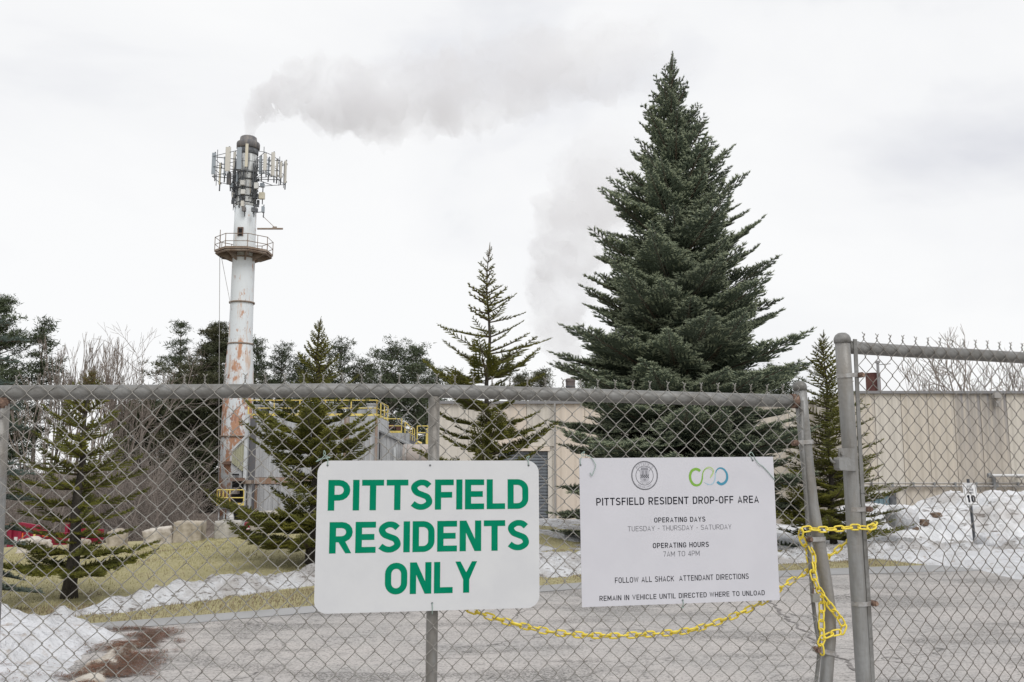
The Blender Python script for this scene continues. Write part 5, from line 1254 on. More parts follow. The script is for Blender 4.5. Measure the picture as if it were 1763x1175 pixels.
for i in range(len(tb2)-1):
    a_, c2 = tb2[i], tb2[i+1]; d_ = (c2-a_).normalized(); b.obox((a_+c2)/2, FB.e, FB.n, d_, .020, .005, (c2-a_).length+.004)
b.build('tension_bar', M['galv_rail'], gateB)
def ubarB(z): return interp(-z, [(-p.z, (p-FB.o).dot(FB.e)) for p in tb2])
uB0 = (FB.pp(1475, 650)-FB.o).dot(FB.e); uB1 = FB.uz(1850, 800)[0]
uh, zh = FB.uz(1607, 958)
def warpB(u, z):
    f = 1-smooth01((u-uB0)/.6); du = (ubarB(z)-uB0)*f if z < topzB(u)+.01 else 0
    du += .005*nz(u*1.6+9, z*1.6, 3)+.003*nz(u*8, z*8, 5)
    r2 = ((u-uh)/.10)**2+((z-zh)/.13)**2; g = math.exp(-r2)
    du += .012*g*math.sin(z*60+u*20)+ .014*g*(1 if u > uh else -1)
    return u+du, z+.003*nz(u*5, z*5, 9)+.012*g*math.sin(u*70), .012*nz(u*1.3, z*1.3, 6)*smooth01((2.0-z)/.3)+.02*g
make_mesh(FB, uB0+.012+WU/4, int((uB1-uB0)/(WU/2)), topzB, warpB, gateB, 'wire_dark', 2)
band(FB, (1454, 648), (1481, 646), .0335, gateB, (1481, 646)); band(FB, (1470, 895-18), (1496, 877), .0335, gateB, (1495, 877)); band(FB, (1479, 1039), (1503, 1039), .0335, gateB, (1504, 1039))
# latch
b = MB(); a_ = FB.uz(1443, 772, .005); c2 = FB.uz(1475, 811, .005)
def pbox(b, pl, ua, ub, za, zb_, na, nb):
    c = pl.P((ua+ub)/2, (za+zb_)/2, (na+nb)/2); b.obox(c, pl.e, pl.n, Vector((0,0,1)), abs(ub-ua), abs(nb-na), abs(zb_-za))
def bev(b, pl, ua, ub, za, zb_, n0, n1, r):
    q = [(ua, za+r), (ua+r*.3, za+r*.3), (ua+r, za), (ub-r, za), (ub-r*.3, za+r*.3), (ub, za+r), (ub, zb_-r), (ub-r*.3, zb_-r*.3), (ub-r, zb_), (ua+r, zb_), (ua+r*.3, zb_-r*.3), (ua, zb_-r)]
    b.prism([pl.P(u, z, n1) for u, z in q], pl.n*(n0-n1))
bev(b, FB, a_[0], c2[0], c2[1], a_[1], .003, .009, .004); latch = b.build('latch_plate', M['galv'], gateB)
b = MB(); a_ = FB.uz(1443, 788, .04); c2 = FB.uz(1464, 810, .04); bev(b, FB, a_[0], c2[0], c2[1], a_[1], .0095, .045, .010); b.build('latch_box', M['galv'], latch)
b = MB(); b.tube([FB.pp(1443, 797, .02), FB.pp(1436, 797, .02), FB.pp(1432, 794, .02), FB.pp(1429, 788, .02)], [.006, .006, .005, .004], 8); b.build('latch_hook', M['galv'], latch, smooth=True)
b = MB(); q_ = FB.pp(1449, 781, .009); b.tube([q_-FB.n*.001, q_+FB.n*.008], .009, 10); b.build('bolt_head', M['galv'], latch)

# ------------------------------------------------------------------ lettering: one stroke alphabet drawn as ribbons
def arc(cx, cy, rx, ry, a0, a1, n=8): return [(cx+rx*math.cos(R(a0+(a1-a0)*i/n)), cy+ry*math.sin(R(a0+(a1-a0)*i/n))) for i in range(n+1)]
def catmull(P, n=6):
    out = []; Q = [P[0]]+P+[P[-1]]
    for i in range(1, len(Q)-2):
        for k in range(n):
            t = k/n; p0, p1, p2, p3 = Q[i-1], Q[i], Q[i+1], Q[i+2]
            out.append(tuple(.5*((2*p1[j])+(-p0[j]+p2[j])*t+(2*p0[j]-5*p1[j]+4*p2[j]-p3[j])*t*t+(-p0[j]+3*p1[j]-3*p2[j]+p3[j])*t**3) for j in (0, 1)))
    out.append(P[-1]); return out
def glyph(ch, t):
    h = t/2; w = {'I': t, 'J': .5, 'M': .80, 'W': .95, 'N': .66, 'O': .68, 'D': .66, 'G': .68, 'C': .66, 'U': .66, 'H': .66, 'R': .68, 'P': .66, 'T': .66, 'S': .66, 'E': .60, 'F': .58, 'L': .58, 'Y': .68, 'A': .70, 'V': .70, 'K': .68, '1': .38, '0': .60, '4': .62, '7': .56, '8': .6, '9': .6, '6': .6, '-': .34, ' ': .30, 'B': .66, 'X': .66, '2': .6, '3': .6}[ch]
    L_, R_, B_, T_ = h, w-h, h, 1-h; r = min(.26, (w-t)/2+.02); S = []
    if ch == 'I': S = [[(h, 0), (h, 1)]]
    elif ch == 'L': S = [[(L_, 1), (L_, B_), (w, B_)]]
    elif ch == 'T': S = [[(0, T_), (w, T_)], [(w/2, 0), (w/2, T_)]]
    elif ch == 'E': S = [[(w, T_), (L_, T_), (L_, B_), (w, B_)], [(L_, .51), (w*.93, .51)]]
    elif ch == 'F': S = [[(w, T_), (L_, T_), (L_, 0)], [(L_, .49), (w*.92, .49)]]
    elif ch in 'PR':
        m_ = .42 if ch == 'P' else .45; rr_ = (T_-m_)/2
        S = [[(L_, 0), (L_, T_), (R_-rr_, T_)]+arc(R_-rr_, m_+rr_, rr_, rr_, 90, -90)[1:]+[(t, m_)]]
        if ch == 'R': S.append([(w*.46, m_+.02), (w-h*1.25, -.06)])
    elif ch == 'B': S = [[(L_, .52), (R_-.24, .52)]+arc(R_-.24, .26+h/2, .24, .26-h/2, 90, -90)[1:]+[(L_, B_), (L_, T_), (R_-.26, T_)]+arc(R_-.26, .76-h/2, .22, .24-h/2, 90, -90)[1:]]
    elif ch == 'D': S = [[(L_, B_), (L_, T_), (R_-r, T_)]+arc(R_-r, T_-r, r, r, 90, 0)[1:]+arc(R_-r, B_+r, r, r, 0, -90)+[(L_, B_)]]
    elif ch in 'O0': S = [arc(w/2, T_-r, R_-w/2, r, 0, 180, 12)+arc(w/2, B_+r, R_-w/2, r, 180, 360, 12)+[(R_, T_-r)]]
    elif ch in 'CG':
        S = [arc(w/2, T_-r, R_-w/2, r, 10, 180, 12)+arc(w/2, B_+r, R_-w/2, r, 180, 350, 12)]
        if ch == 'G': S[0] = arc(w/2, T_-r, R_-w/2, r, 10, 180, 12)+arc(w/2, B_+r, R_-w/2, r, 180, 360, 12)+[(R_, .46), (w/2, .46)]
    elif ch == 'U': S = [[(L_, 1)]+arc(w/2, B_+r, R_-w/2, r, 180, 360, 12)+[(R_, 1)]]
    elif ch == 'J': S = [[(R_, 1)]+arc(w/2, B_+r, R_-w/2, r, 0, -170, 10)]
    elif ch == 'S': S = [catmull([(R_-.0, T_-.115), (w*.68, T_-.02), (w*.45, T_+.0), (L_+.055, T_-.075), (L_+.005, .72), (L_+.08, .58), (w*.52, .50), (R_-.06, .42), (R_, .27), (R_-.06, B_+.07), (w*.54, B_), (w*.30, B_+.02), (L_-h*.4, B_+.115)], 5)]
    elif ch == 'N': S = [[(L_, 0), (L_, 1)], [(R_, 0), (R_, 1)], [(L_+h*.2, 1.02), (R_-h*.2, -.02)]]
    elif ch == 'H': S = [[(L_, 0), (L_, 1)], [(R_, 0), (R_, 1)], [(L_, .5), (R_, .5)]]
    elif ch == 'M': S = [[(L_, 0), (L_, 1)], [(R_, 0), (R_, 1)], [(L_, .97), (w/2, .25), (R_, .97)]]
    elif ch == 'A': S = [[(h*.6, 0), (w/2, 1-h*.6), (w-h*.6, 0)], [(w*.22, .28), (w*.78, .28)]]
    elif ch == 'V': S = [[(h*.6, 1), (w/2, h*.6), (w-h*.6, 1)]]
    elif ch == 'W': S = [[(h*.6, 1), (w*.27, h*.6), (w/2, .9), (w*.73, h*.6), (w-h*.6, 1)]]
    elif ch == 'Y': S = [[(h*.75, 1.08), (w/2, .44)], [(w-h*.75, 1.08), (w/2, .44)], [(w/2, 0), (w/2, .50)]]
    elif ch == 'K': S = [[(L_, 0), (L_, 1)], [(L_, .38), (w-h*.8, 1)], [(w*.40, .55), (w-h*.6, 0)]]
    elif ch == 'X': S = [[(h*.8, 0), (w-h*.8, 1)], [(h*.8, 1), (w-h*.8, 0)]]
    elif ch == '1': S = [[(w-h, 0), (w-h, 1)], [(w-h, 1-h*.9), (0, .76)]]
    elif ch == '4': S = [[(w*.72, 0), (w*.72, 1)], [(w*.72, 1-h*.8), (h*.6, .27), (w, .27)]]
    elif ch == '7': S = [[(0, T_), (w-h, T_), (w*.35, 0)]]
    elif ch == '-': S = [[(0, .42), (w, .42)]]
    elif ch == '8': S = [arc(w/2, .75-h/2, R_-w/2, .25-h/2, 0, 360, 12), arc(w/2, .26+h/2, R_-w/2, .26-h/2, 0, 360, 12)]
    elif ch == '9': S = [arc(w/2, .7, R_-w/2, .3-h, 0, 360, 12), [(R_, .7), (R_, .3)]+arc(w/2, B_+.2, R_-w/2, .2, 0, -120, 8)]
    elif ch == '6': S = [arc(w/2, .3, R_-w/2, .3-h, 0, 360, 12), [(L_, .3), (L_, .7)]+arc(w/2, T_-.2, R_-w/2, .2, 180, 50, 8)]
    elif ch in '23': S = [catmull([(L_, .8), (w/2, T_), (R_, .75), (w*.5, .5 if ch == '3' else .35), (R_ if ch == '3' else L_, .25 if ch == '3' else B_), (w/2, B_), (R_ if ch == '2' else L_, B_ if ch == '2' else .2)], 5)]
    return w, S
def ribbon(b, pts, t, put):
    n = len(pts); closed = n > 3 and abs(pts[0][0]-pts[-1][0]) < 1e-6 and abs(pts[0][1]-pts[-1][1]) < 1e-6
    if closed: pts = pts[:-1]; n -= 1
    Lp, Rp = [], []; tw_ = t if callable(t) else (lambda f: t)
    for i in range(n):
        p = Vector((pts[i][0], pts[i][1])); a = Vector(pts[(i-1) % n]) if (i > 0 or closed) else None; c = Vector(pts[(i+1) % n]) if (i < n-1 or closed) else None
        d1 = (p-a).normalized() if a is not None else (c-p).normalized(); d2 = (c-p).normalized() if c is not None else d1
        n1_, n2_ = Vector((-d1.y, d1.x)), Vector((-d2.y, d2.x)); m_ = n1_+n2_
        if m_.length < .2: m_ = n1_
        m_.normalize(); k = min(1/max(.35, m_.dot(n1_)), 2.4); hh = tw_(i/(n-1))/2*k
        Lp.append(p+m_*hh); Rp.append(p-m_*hh)
    base = len(b.v)
    for l, r_ in zip(Lp, Rp): b.v.append(tuple(put(l.x, l.y))); b.v.append(tuple(put(r_.x, r_.y)))
    for i in range(n if closed else n-1):
        j = (i+1) % n; b.f.append((base+2*i, base+2*i+1, base+2*j+1, base+2*j)); b.m.append(b.mi)
def text_width(s, t, gap): return sum(glyph(c, t)[0] for c in s) + gap*(len(s)-1)
def write(parent, name, s, t, gap, put, u0, u1, z0, z1, m, split=False):
    """fit the string into u0..u1 x z0..z1 of the sign's face"""
    W_ = text_width(s, t, gap); su = (u1-u0)/W_; sz_ = z1-z0; x = 0; b = MB(); lay = 0
    for c in s:
        w_, S = glyph(c, t)
        for k, st in enumerate(S):
            eps = .00004*((lay+k) % 3); xx = x
            ribbon(b, st, t, lambda a, z, xx=xx, eps=eps: put(u0+(xx+max(0, min(w_, a)))*su, z0+max(0, min(1, z))*sz_, eps))
        x += w_+gap
        if split and c != ' ': b.build('letter', m, parent); b = MB()
    if not split: b.build(name, m, parent)

# ------------------------------------------------------------------ signs on the left leaf
SO = .012
def sign_frame(pl, pxl, pxr, pt_, pb, roll=0.0, off=SO):
    ym = (pt_+pb)/2; uL_, zT = pl.uz(pxl, pt_, off); _, zB = pl.uz(pxl, pb, off); uR_, _ = pl.uz(pxr, ym, off)
    cu, cz = (uL_+uR_)/2, (zT+zB)/2; cr_, sr_ = math.cos(roll), math.sin(roll)
    def put(u, z, e=0): return pl.P(cu+(u-cu)*cr_-(z-cz)*sr_, cz+(u-cu)*sr_+(z-cz)*cr_, off+.0028+.0006+e)
    def back(u, z, n_): return pl.P(cu+(u-cu)*cr_-(z-cz)*sr_, cz+(u-cu)*sr_+(z-cz)*cr_, off+n_)
    return uL_, uR_, zB, zT, put, back
def plate(b, back, uL_, uR_, zB, zT, r, n0=0, n1=.0028, k=8):
    q = []
    for cx, cz, a0 in ((uR_-r, zT-r, 0), (uL_+r, zT-r, 90), (uL_+r, zB+r, 180), (uR_-r, zB+r, 270)):
        if r > .001: q += arc(cx, cz, r, r, a0, a0+90, k)
        else: q.append((uR_ if a0 in (0, 270) else uL_, zT if a0 in (0, 90) else zB))
    nn = len(q); bb = len(b.v)
    b.v += [tuple(back(u, z, n1)) for u, z in q]+[tuple(back(u, z, n0)) for u, z in q]
    b.f.append(tuple(range(bb, bb+nn))); b.m.append(0); b.f.append(tuple(range(bb+2*nn-1, bb+nn-1, -1))); b.m.append(0)
    for i in range(nn):
        j = (i+1) % nn; b.f.append((bb+j, bb+i, bb+nn+i, bb+nn+j)); b.m.append(0)
uL1, uR1, zB1, zT1, put1, back1 = sign_frame(FA, 547.5, 928, 793, 1057, roll=R(.12))
s1 = empty('residents_sign', back1((uL1+uR1)/2, zB1, 0), 'white rounded metal sign with big green PITTSFIELD RESIDENTS ONLY lettering wired to the gate', 'sign')
b = MB(); plate(b, back1, uL1, uR1, zB1, zT1, .050); b.build('sign_plate', M['sign_white'], s1)
for s_, x0, x1, y0, y1 in (('PITTSFIELD', 565, 909.5, 826.3, 879.2), ('RESIDENTS', 567, 910.5, 899, 953), ('ONLY', 662.5, 821, 969.3, 1024)):
    ua = FA.uz(x0, (y0+y1)/2, SO)[0]; ub = FA.uz(x1, (y0+y1)/2, SO)[0]; za = FA.uz(x0, y1, SO)[1]; zb_ = FA.uz(x0, y0, SO)[1]
    write(s1, 'lettering', s_, .192, .08, put1, ua, ub, za, zb_, M['green_vinyl'], split=True)
def dot(parent, pl, px, py, r, m, name='rivet', off=SO+.0036):
    q_ = pl.pp(px, py, off); b = MB(); b.tube([q_, q_+pl.n*.0015], [r, r*.8], 10); b.build(name, M[m], parent)
for px, py in ((564, 801.5), (740.5, 801.5), (910, 801.5), (744, 1039)): dot(s1, FA, px, py, .0042, 'darkmetal', 'bolt_hole')
uL2, uR2, zB2, zT2, put2, back2 = sign_frame(FA, 998, 1336.5, 787.5, 1044, roll=R(.55))
s2 = empty('drop_off_sign', back2((uL2+uR2)/2, zB2, 0), 'white rectangular board with black PITTSFIELD RESIDENT DROP-OFF AREA hours text, seal and logo', 'sign')
b = MB(); plate(b, back2, uL2, uR2, zB2, zT2, .0005, 0, .0028); b.build('sign_plate', M['sign_board'], s2)
cu2, cz2 = (uL2+uR2)/2, (zB2+zT2)/2
def un2(px, py):   # photo pixel -> sign coordinates, undoing the roll
    u, z = FA.uz(px, py, SO); a = -R(.55); return cu2+(u-cu2)*math.cos(a)-(z-cz2)*math.sin(a), cz2+(u-cu2)*math.sin(a)+(z-cz2)*math.cos(a)
for s_, x0, x1, y0, y1, t, gap, m_ in (('PITTSFIELD RESIDENT DROP-OFF AREA', 1026.4, 1305.7, 857.8, 870.8, .15, .16, 'ink'),
        ('OPERATING DAYS', 1126, 1214, 891.4, 900, .15, .17, 'ink'), ('TUESDAY - THURSDAY - SATURDAY', 1080.6, 1258.8, 906.6, 915.2, .085, .17, 'ink_thin'),
        ('OPERATING HOURS', 1123.7, 1220, 935.3, 944.2, .15, .17, 'ink'), ('7AM TO 4PM', 1141.8, 1204, 949.8, 958.8, .085, .17, 'ink_thin'),
        ('FOLLOW ALL SHACK  ATTENDANT DIRECTIONS', 1058.5, 1288.5, 994.6, 1004.2, .13, .17, 'ink'), ('REMAIN IN VEHICLE UNTIL DIRECTED WHERE TO UNLOAD', 1031.9, 1316, 1026.2, 1035, .14, .17, 'ink')):
    ua, za = un2(x0, y1); ub, _ = un2(x1, y1-(x1-x0)*.045); _, zb_ = un2(x0, y0)
    write(s2, 'lettering', s_, t, gap, put2, ua, ub, za, zb_, M[m_])
# town seal
sc_u, sc_z = un2(1109.4, 819); sr_ = un2(1132, 819)[0]-sc_u; b = MB(); sh = .0
def sp(x, y, e=0): return put2(sc_u+x*sr_*1.0, sc_z+y*sr_*1.04, e)
def seal_part(name, mk, m): b = MB(); mk(b); b.build(name, M[m], s2)
M['seal_grey'] = mat('seal_grey', (.26,.26,.29), .5); M['seal_pale'] = mat('seal_pale', (.42,.42,.46), .5)
ring = lambda r_: arc(0, 0, r_, r_, 0, 360, 40)
seal_part('seal_ring', lambda b: (ribbon(b, ring(.985), .05, lambda x, y: sp(x, y)), ribbon(b, ring(.93), .016, lambda x, y: sp(x, y, .00005)), ribbon(b, ring(.66), .035, lambda x, y: sp(x, y))), 'ink_thin')
def seal_txt(b):
    def around(s_, rad, a0, a1, h, flip):
        t = .13; W_ = text_width(s_, t, .35); x = 0
        for c in s_:
            w_, S = glyph(c, t)
            for st in S:
                def pt(a, z, x=x):
                    f = (x+a)/W_; ang = R(a0+(a1-a0)*f); r_ = rad + (z-.5)*h*(-1 if flip else 1); return sp(math.cos(ang)*r_, math.sin(ang)*r_, .0001)
                ribbon(b, st, t, pt)
            x += w_+.35
    around('PITTSFIELD', .80, 140, 40, .15, False)
    around('BERKSHIRE COUNTY', .80, 232, 308, .10, True)
    around('1761-1891', .55, 228, 312, .11, True)
seal_part('seal_lettering', seal_txt, 'seal_grey')
def shield(b):
    q = [(-.34,.20),(-.34,-.25),(-.22,-.40),(0,-.48),(.22,-.40),(.34,-.25),(.34,.20),(.30,.36),(-.30,.36)]
    b.v += [tuple(sp(x, y, .0)) for x, y in q]; b.f.append(tuple(range(len(q)))); b.m.append(0)
seal_part('seal_shield', shield, 'seal_pale')
def crown_(b):
    for q in ([(-.30,.38),(.30,.38),(.24,.56),(-.24,.56)], [(-.50,.44),(-.36,.38),(-.36,.24),(-.42,.34)], [(.50,.44),(.36,.38),(.36,.24),(.42,.34)], [(-.10,-.22),(.10,-.22),(.08,-.36),(-.08,-.36)], [(-.2,.05),(-.06,.05),(-.06,.34),(-.2,.34)], [(.06,.05),(.2,.05),(.2,.34),(.06,.34)]):
        k = len(b.v); b.v += [tuple(sp(x, y, .0001)) for x, y in q]; b.f.append((k, k+1, k+2, k+3)); b.m.append(0)
seal_part('seal_crown', crown_, 'seal_grey')
def chk(b):
    for r_ in range(3):
        for c in range(9):
            if (r_+c) % 2 == 0:
                x = -.31+c*.0689; y = .06-r_*.075; k = len(b.v); b.v += [tuple(sp(x+dx, y+dy, .0001)) for dx, dy in ((0,0),(.0689,0),(.0689,-.075),(0,-.075))]; b.f.append((k, k+3, k+2, k+1)); b.m.append(0)
seal_part('seal_checkers', chk, 'ink')
# looping logo: green open ring, thin crossing loop, blue open ring
lc_u, lc_z = un2(1219.5, 821); lu = un2(1253.5, 821)[0]-lc_u
def lp(x, y, e=0): return put2(lc_u+x*lu, lc_z+y*lu, e)
b = MB()
P1 = [(-.42,.26),(-.50,.33),(-.66,.36),(-.84,.27),(-.93,.06),(-.90,-.18),(-.76,-.36),(-.58,-.40),(-.42,-.32),(-.33,-.12),(-.30,.10),(-.22,.30),(-.06,.42)]
ribbon(b, catmull(P1, 6), lambda f: interp(f, [(0, .13), (.5, .12), (.75, .07), (1, .035)]), lambda x, y: lp(x, y)); b.build('logo_green_ring', M['logo_green'], s2)
b = MB(); P2 = [(-.12,.40),(.04,.45),(.20,.38),(.26,.26),(.20,.10),(.08,-.06)]
ribbon(b, catmull(P2, 6), lambda f: .045, lambda x, y: lp(x, y, .0001)); ribbon(b, catmull([(-.30,.04),(-.22,.26),(-.06,.38),(.12,.34),(.22,.22),(.10,.02)], 6), lambda f: .022, lambda x, y: lp(x, y, .00015)); b.build('logo_pale_loop', M['logo_lime'], s2)
b = MB(); P3 = [(-.22,-.26),(-.06,-.37),(.12,-.36),(.26,-.24),(.33,-.02),(.36,.18)]
ribbon(b, catmull(P3, 6), lambda f: .02+.03*f, lambda x, y: lp(x, y, .0001)); ribbon(b, catmull([(-.10,-.32),(.10,-.38),(.26,-.28),(.36,-.04)], 6), lambda f: .02, lambda x, y: lp(x, y, .00015)); b.build('logo_pale_loop', M['logo_pale'], s2)
b = MB(); P4 = [(.34,.10),(.42,.30),(.58,.40),(.78,.34),(.92,.14),(.93,-.10),(.82,-.28),(.64,-.36),(.50,-.31),(.43,-.24)]
ribbon(b, catmull(P4, 6), lambda f: interp(f, [(0, .04), (.3, .08), (.6, .12), (1, .13)]), lambda x, y: lp(x, y)); b.build('logo_blue_ring', M['logo_blue'], s2)
for px, py in ((999.5, 801), (1296, 793), (1175.5, 1034)): dot(s2, FA, px, py, .0042, 'darkmetal', 'bolt_hole')
# wire ties
def tie(pts, label, group='wire ties that hold the signs to the gate', r=.0017, o=.019):
    b = MB(); P = []
    for q in pts: P.append(FA.pp(q[0], q[1], q[2] if len(q) > 2 else o))
    S = []
    for i in range(len(P)-1):
        for k in range(4): S.append(P[i].lerp(P[i+1], k/4))
    S.append(P[-1])
    if len(S) > 2: S = [S[0]]+[(S[i-1]+S[i]*2+S[i+1])/4 for i in range(1, len(S)-1)]+[S[-1]]
    b.tube(S, r, 5); ob = b.build('wire_tie', M['tie'], smooth=True, origin=P[0]); tag(ob, label, 'wire tie', group); return ob
tie([(563.5,801.5,.017),(565,792,.018),(560,788,.016),(570,789,.014),(557,784,.010),(558,775,.012),(561,782,.014),(552,792,.014),(543,796,.012),(551,790,.012),(565,790,.012)], 'pale wire tie with loose ends at the upper left corner of the green lettered sign')
tie([(910,801.5,.017),(909.5,793,.018),(906,788,.012),(912,785,.010),(909,790,.010)], 'short wire tie at the upper right corner of the green lettered sign')
tie([(999.5,801,.017),(998.5,791,.018),(1003,786,.016),(1000,782,.012),(1007,777,.010),(1003,786,.014),(1012,784,.016),(1019,789,.018),(1026,801,.022),(1025,806,.022),(1019,821,.020),(1016,814,.020)], 'pale green wire tie with a long bent tail at the drop-off sign\'s upper left corner')
tie([(1296,793,.017),(1294,787,.018),(1289,783,.014),(1293,778,.010),(1297,783,.014),(1300,790,.018),(1304,796,.020),(1309,801,.020),(1312,802,.018),(1320,810,.018),(1331,823,.018),(1334,826,.016)], 'wire tie with a thin tail crossing the upper right corner of the drop-off sign')
tie([(744,1038.5,.017),(744.5,1048,.018),(744,1058,.012)], 'short wire tie at the bottom centre of the green lettered sign')
tie([(1175.5,1033.5,.017),(1177,1040,.018),(1173,1047,.010),(1178,1046,.010)], 'short wire tie at the bottom of the drop-off sign')

# ------------------------------------------------------------------ yellow plastic chain
LM = None
def link_mesh():
    b = MB(); Lh, Wh, r = .0122, .0112, .0040; pts = arc(Lh, 0, Wh, Wh, -90, 90, 5)+arc(-Lh, 0, Wh, Wh, 90, 270, 5)
    n = len(pts); m_ = 6
    for i in range(n):
        p = Vector((pts[i][0], pts[i][1], 0)); d = (Vector((*pts[(i+1) % n], 0))-Vector((*pts[i-1], 0))).normalized(); a = Vector((0, 0, 1)); c = d.cross(a)
        for j in range(m_): q = 2*math.pi*j/m_; b.v.append(tuple(p+(a*math.cos(q)+c*math.sin(q))*r))
    for i in range(n):
        for j in range(m_): b.f.append((i*m_+j, i*m_+(j+1) % m_, ((i+1) % n)*m_+(j+1) % m_, ((i+1) % n)*m_+j)); b.m.append(0)
    return b.mesh('link', M['yellow_plastic'], smooth=True)
LM = link_mesh()
chain = empty('plastic_chain', FA.pp(1400, 970, -.03), 'yellow plastic chain looped round both gate posts and sagging behind the drop-off sign', 'chain')
def links(path, pitch=.0378, seed=0):
    rr = random.Random(seed); P = [Vector(p) for p in path]; S = []
    Q = [P[0]]+P+[P[-1]]
    for i in range(1, len(Q)-2):
        for k in range(10):
            t = k/10; p0, p1, p2, p3 = Q[i-1], Q[i], Q[i+1], Q[i+2]
            S.append(.5*((2*p1)+(-p0+p2)*t+(2*p0-5*p1+4*p2-p3)*t*t+(-p0+3*p1-3*p2+p3)*t**3))
    S.append(P[-1]); cum = [0]
    for a, c in zip(S, S[1:]): cum.append(cum[-1]+(c-a).length)
    def pos(s):
        s = max(0, min(cum[-1], s))
        for i in range(len(cum)-1):
            if s <= cum[i+1]: return S[i].lerp(S[i+1], (s-cum[i])/max(1e-9, cum[i+1]-cum[i]))
        return S[-1]
    n = int(cum[-1]/pitch)
    for i in range(n):
        s = (i+.5)*pitch; c = pos(s); d = (pos(s+pitch/2)-pos(s-pitch/2)).normalized()
        ref = FA.n; y_ = ref.cross(d)
        if y_.length < .1: y_ = Vector((0,0,1)).cross(d)
        y_.normalize(); ang = R(12 if i % 2 else 68)+rr.uniform(-.22, .22); z_ = d.cross(y_)
        y2 = y_*math.cos(ang)+z_*math.sin(ang); z2 = d.cross(y2)
        mt = Matrix((d, y2, z2)).transposed().to_4x4(); mt.translation = c-Vector(chain.location)
        inst('link', LM, chain, mat=mt)
BK = -.020; FR = .030
links([FA.pp(790,1043,BK), FA.pp(825,1056,BK), FA.pp(860,1067,BK), FA.pp(900,1078,BK), FA.pp(960,1090,BK), FA.pp(1040,1095,BK), FA.pp(1120,1092,BK), FA.pp(1190,1085,BK), FA.pp(1255,1064,BK), FA.pp(1310,1038,BK), FA.pp(1352,1007,BK), FA.pp(1378,992,BK), FA.pp(1402,974,-.05), FA.pp(1432,955,-.085), FA.pp(1455,936,-.09), FA.pp(1478,922,-.09), FA.pp(1498,912,-.05), FA.pp(1506,902,-.02)], seed=1)
links([FA.pp(1506,900,-.02), FA.pp(1502,907,.015), FA.pp(1490,909,.012), FA.pp(1470,908,.012), FA.pp(1440,911,.010), FA.pp(1410,912,.010), FA.pp(1392,911,.010), FA.pp(1381,914,.008), FA.pp(1379,924,-.004), FA.pp(1384,935,-.01), FA.pp(1391,948,-.012), FA.pp(1394,964,-.012), FA.pp(1399,985,.006), FA.pp(1404,1002,.012), FA.pp(1411,1018,.014), FA.pp(1425,1038,.016), FA.pp(1440,1058,.016), FA.pp(1451,1075,.014), FA.pp(1450,1087,.012), FA.pp(1438,1090,.012), FA.pp(1424,1095,.012), FA.pp(1415,1102,.010), FA.pp(1414,1115,.008), FA.pp(1417,1136,.006)], seed=2)
links([FA.pp(1412,1022,.004), FA.pp(1415,1045,.004), FA.pp(1414,1068,.004), FA.pp(1415,1090,.004), FA.pp(1414,1108,.002)], seed=3)
links([FA.pp(1391,942,-.014), FA.pp(1399,955,-.016), FA.pp(1400,975,-.012), FA.pp(1401,990,-.006)], seed=4)
# padlock
pk = empty('padlock', FA.pp(1404, 1036, .012), 'small grey padlock hanging from the yellow chain beside the leaning post', 'padlock')
b = MB(); a_ = FA.uz(1397.5, 1022.5, .012); c2 = FA.uz(1410, 1037, .012); bev(b, FA, a_[0], c2[0], c2[1], a_[1], .002, .022, .004); b.build('body', M['lock'], pk)
b = MB(); cu_ = (a_[0]+c2[0])/2; b.tube([FA.P(cu_+.009*math.cos(R(q)), a_[1]+.010+.012*math.sin(R(q)), .012) for q in range(180, -1, -22)], .0028, 6); b.tube([FA.P(cu_-.009, a_[1]-.001, .012), FA.P(cu_-.009, a_[1]+.011, .012)], .0028, 6); b.tube([FA.P(cu_+.009, a_[1]-.001, .012), FA.P(cu_+.009, a_[1]+.011, .012)], .0028, 6); b.build('shackle', M['rust'], pk, smooth=True)

# ------------------------------------------------------------------ speed limit sign
PS = Plane(at(1676, 950, 17.9).x, 17.9, .10)
sp_ = empty('speed_limit_sign', Vector((PS.o.x, PS.o.y, G(PS.o.x, 17.9))), 'small white speed limit sign reading 10 on a leaning post before the snow pile', 'sign')
p_t, p_b = PS.pp(1667, 825, -.03), PS.pp(1680.5, 952, -.03); d_ = (p_b-p_t).normalized(); p_b = p_b+d_*.25
b = MB(); ex = PS.e; b.obox((p_t+p_b)/2, (ex-d_*ex.dot(d_)).normalized(), PS.n, d_, .014, .030, (p_b-p_t).length)
for sg in (-1, 1): b.obox((p_t+p_b)/2+ex*sg*.019-PS.n*.008, (ex-d_*ex.dot(d_)).normalized(), PS.n, d_, .022, .006, (p_b-p_t).length)
b.build('post', M['posts'] if 'posts' in M else M['darkmetal'], sp_)
uLs, uRs, zBs, zTs, puts, backs = sign_frame(PS, 1659.8, 1681.0, 832, 871.5, roll=R(-5.5), off=.0)
uLs = PS.uz(1659, 851, 0)[0]; uRs = PS.uz(1682.5, 851, 0)[0]; zTs = PS.uz(1669, 832, 0)[1]; zBs = PS.uz(1672, 870.5, 0)[1]
cu_, cz_ = (uLs+uRs)/2, (zTs+zBs)/2; ro = R(5.5)
def backs(u, z, n_): return PS.P(cu_+(u-cu_)*math.cos(ro)-(z-cz_)*math.sin(ro), cz_+(u-cu_)*math.sin(ro)*.0+(z-cz_)*math.cos(ro)+(u-cu_)*math.sin(ro)*.4, n_)
def backs(u, z, n_):
    du, dz = u-cu_, z-cz_; return PS.P(cu_+du-dz*math.tan(ro), cz_+dz-du*.03, n_)
def puts(u, z, e=0): return backs(u, z, .0036+.001+e)
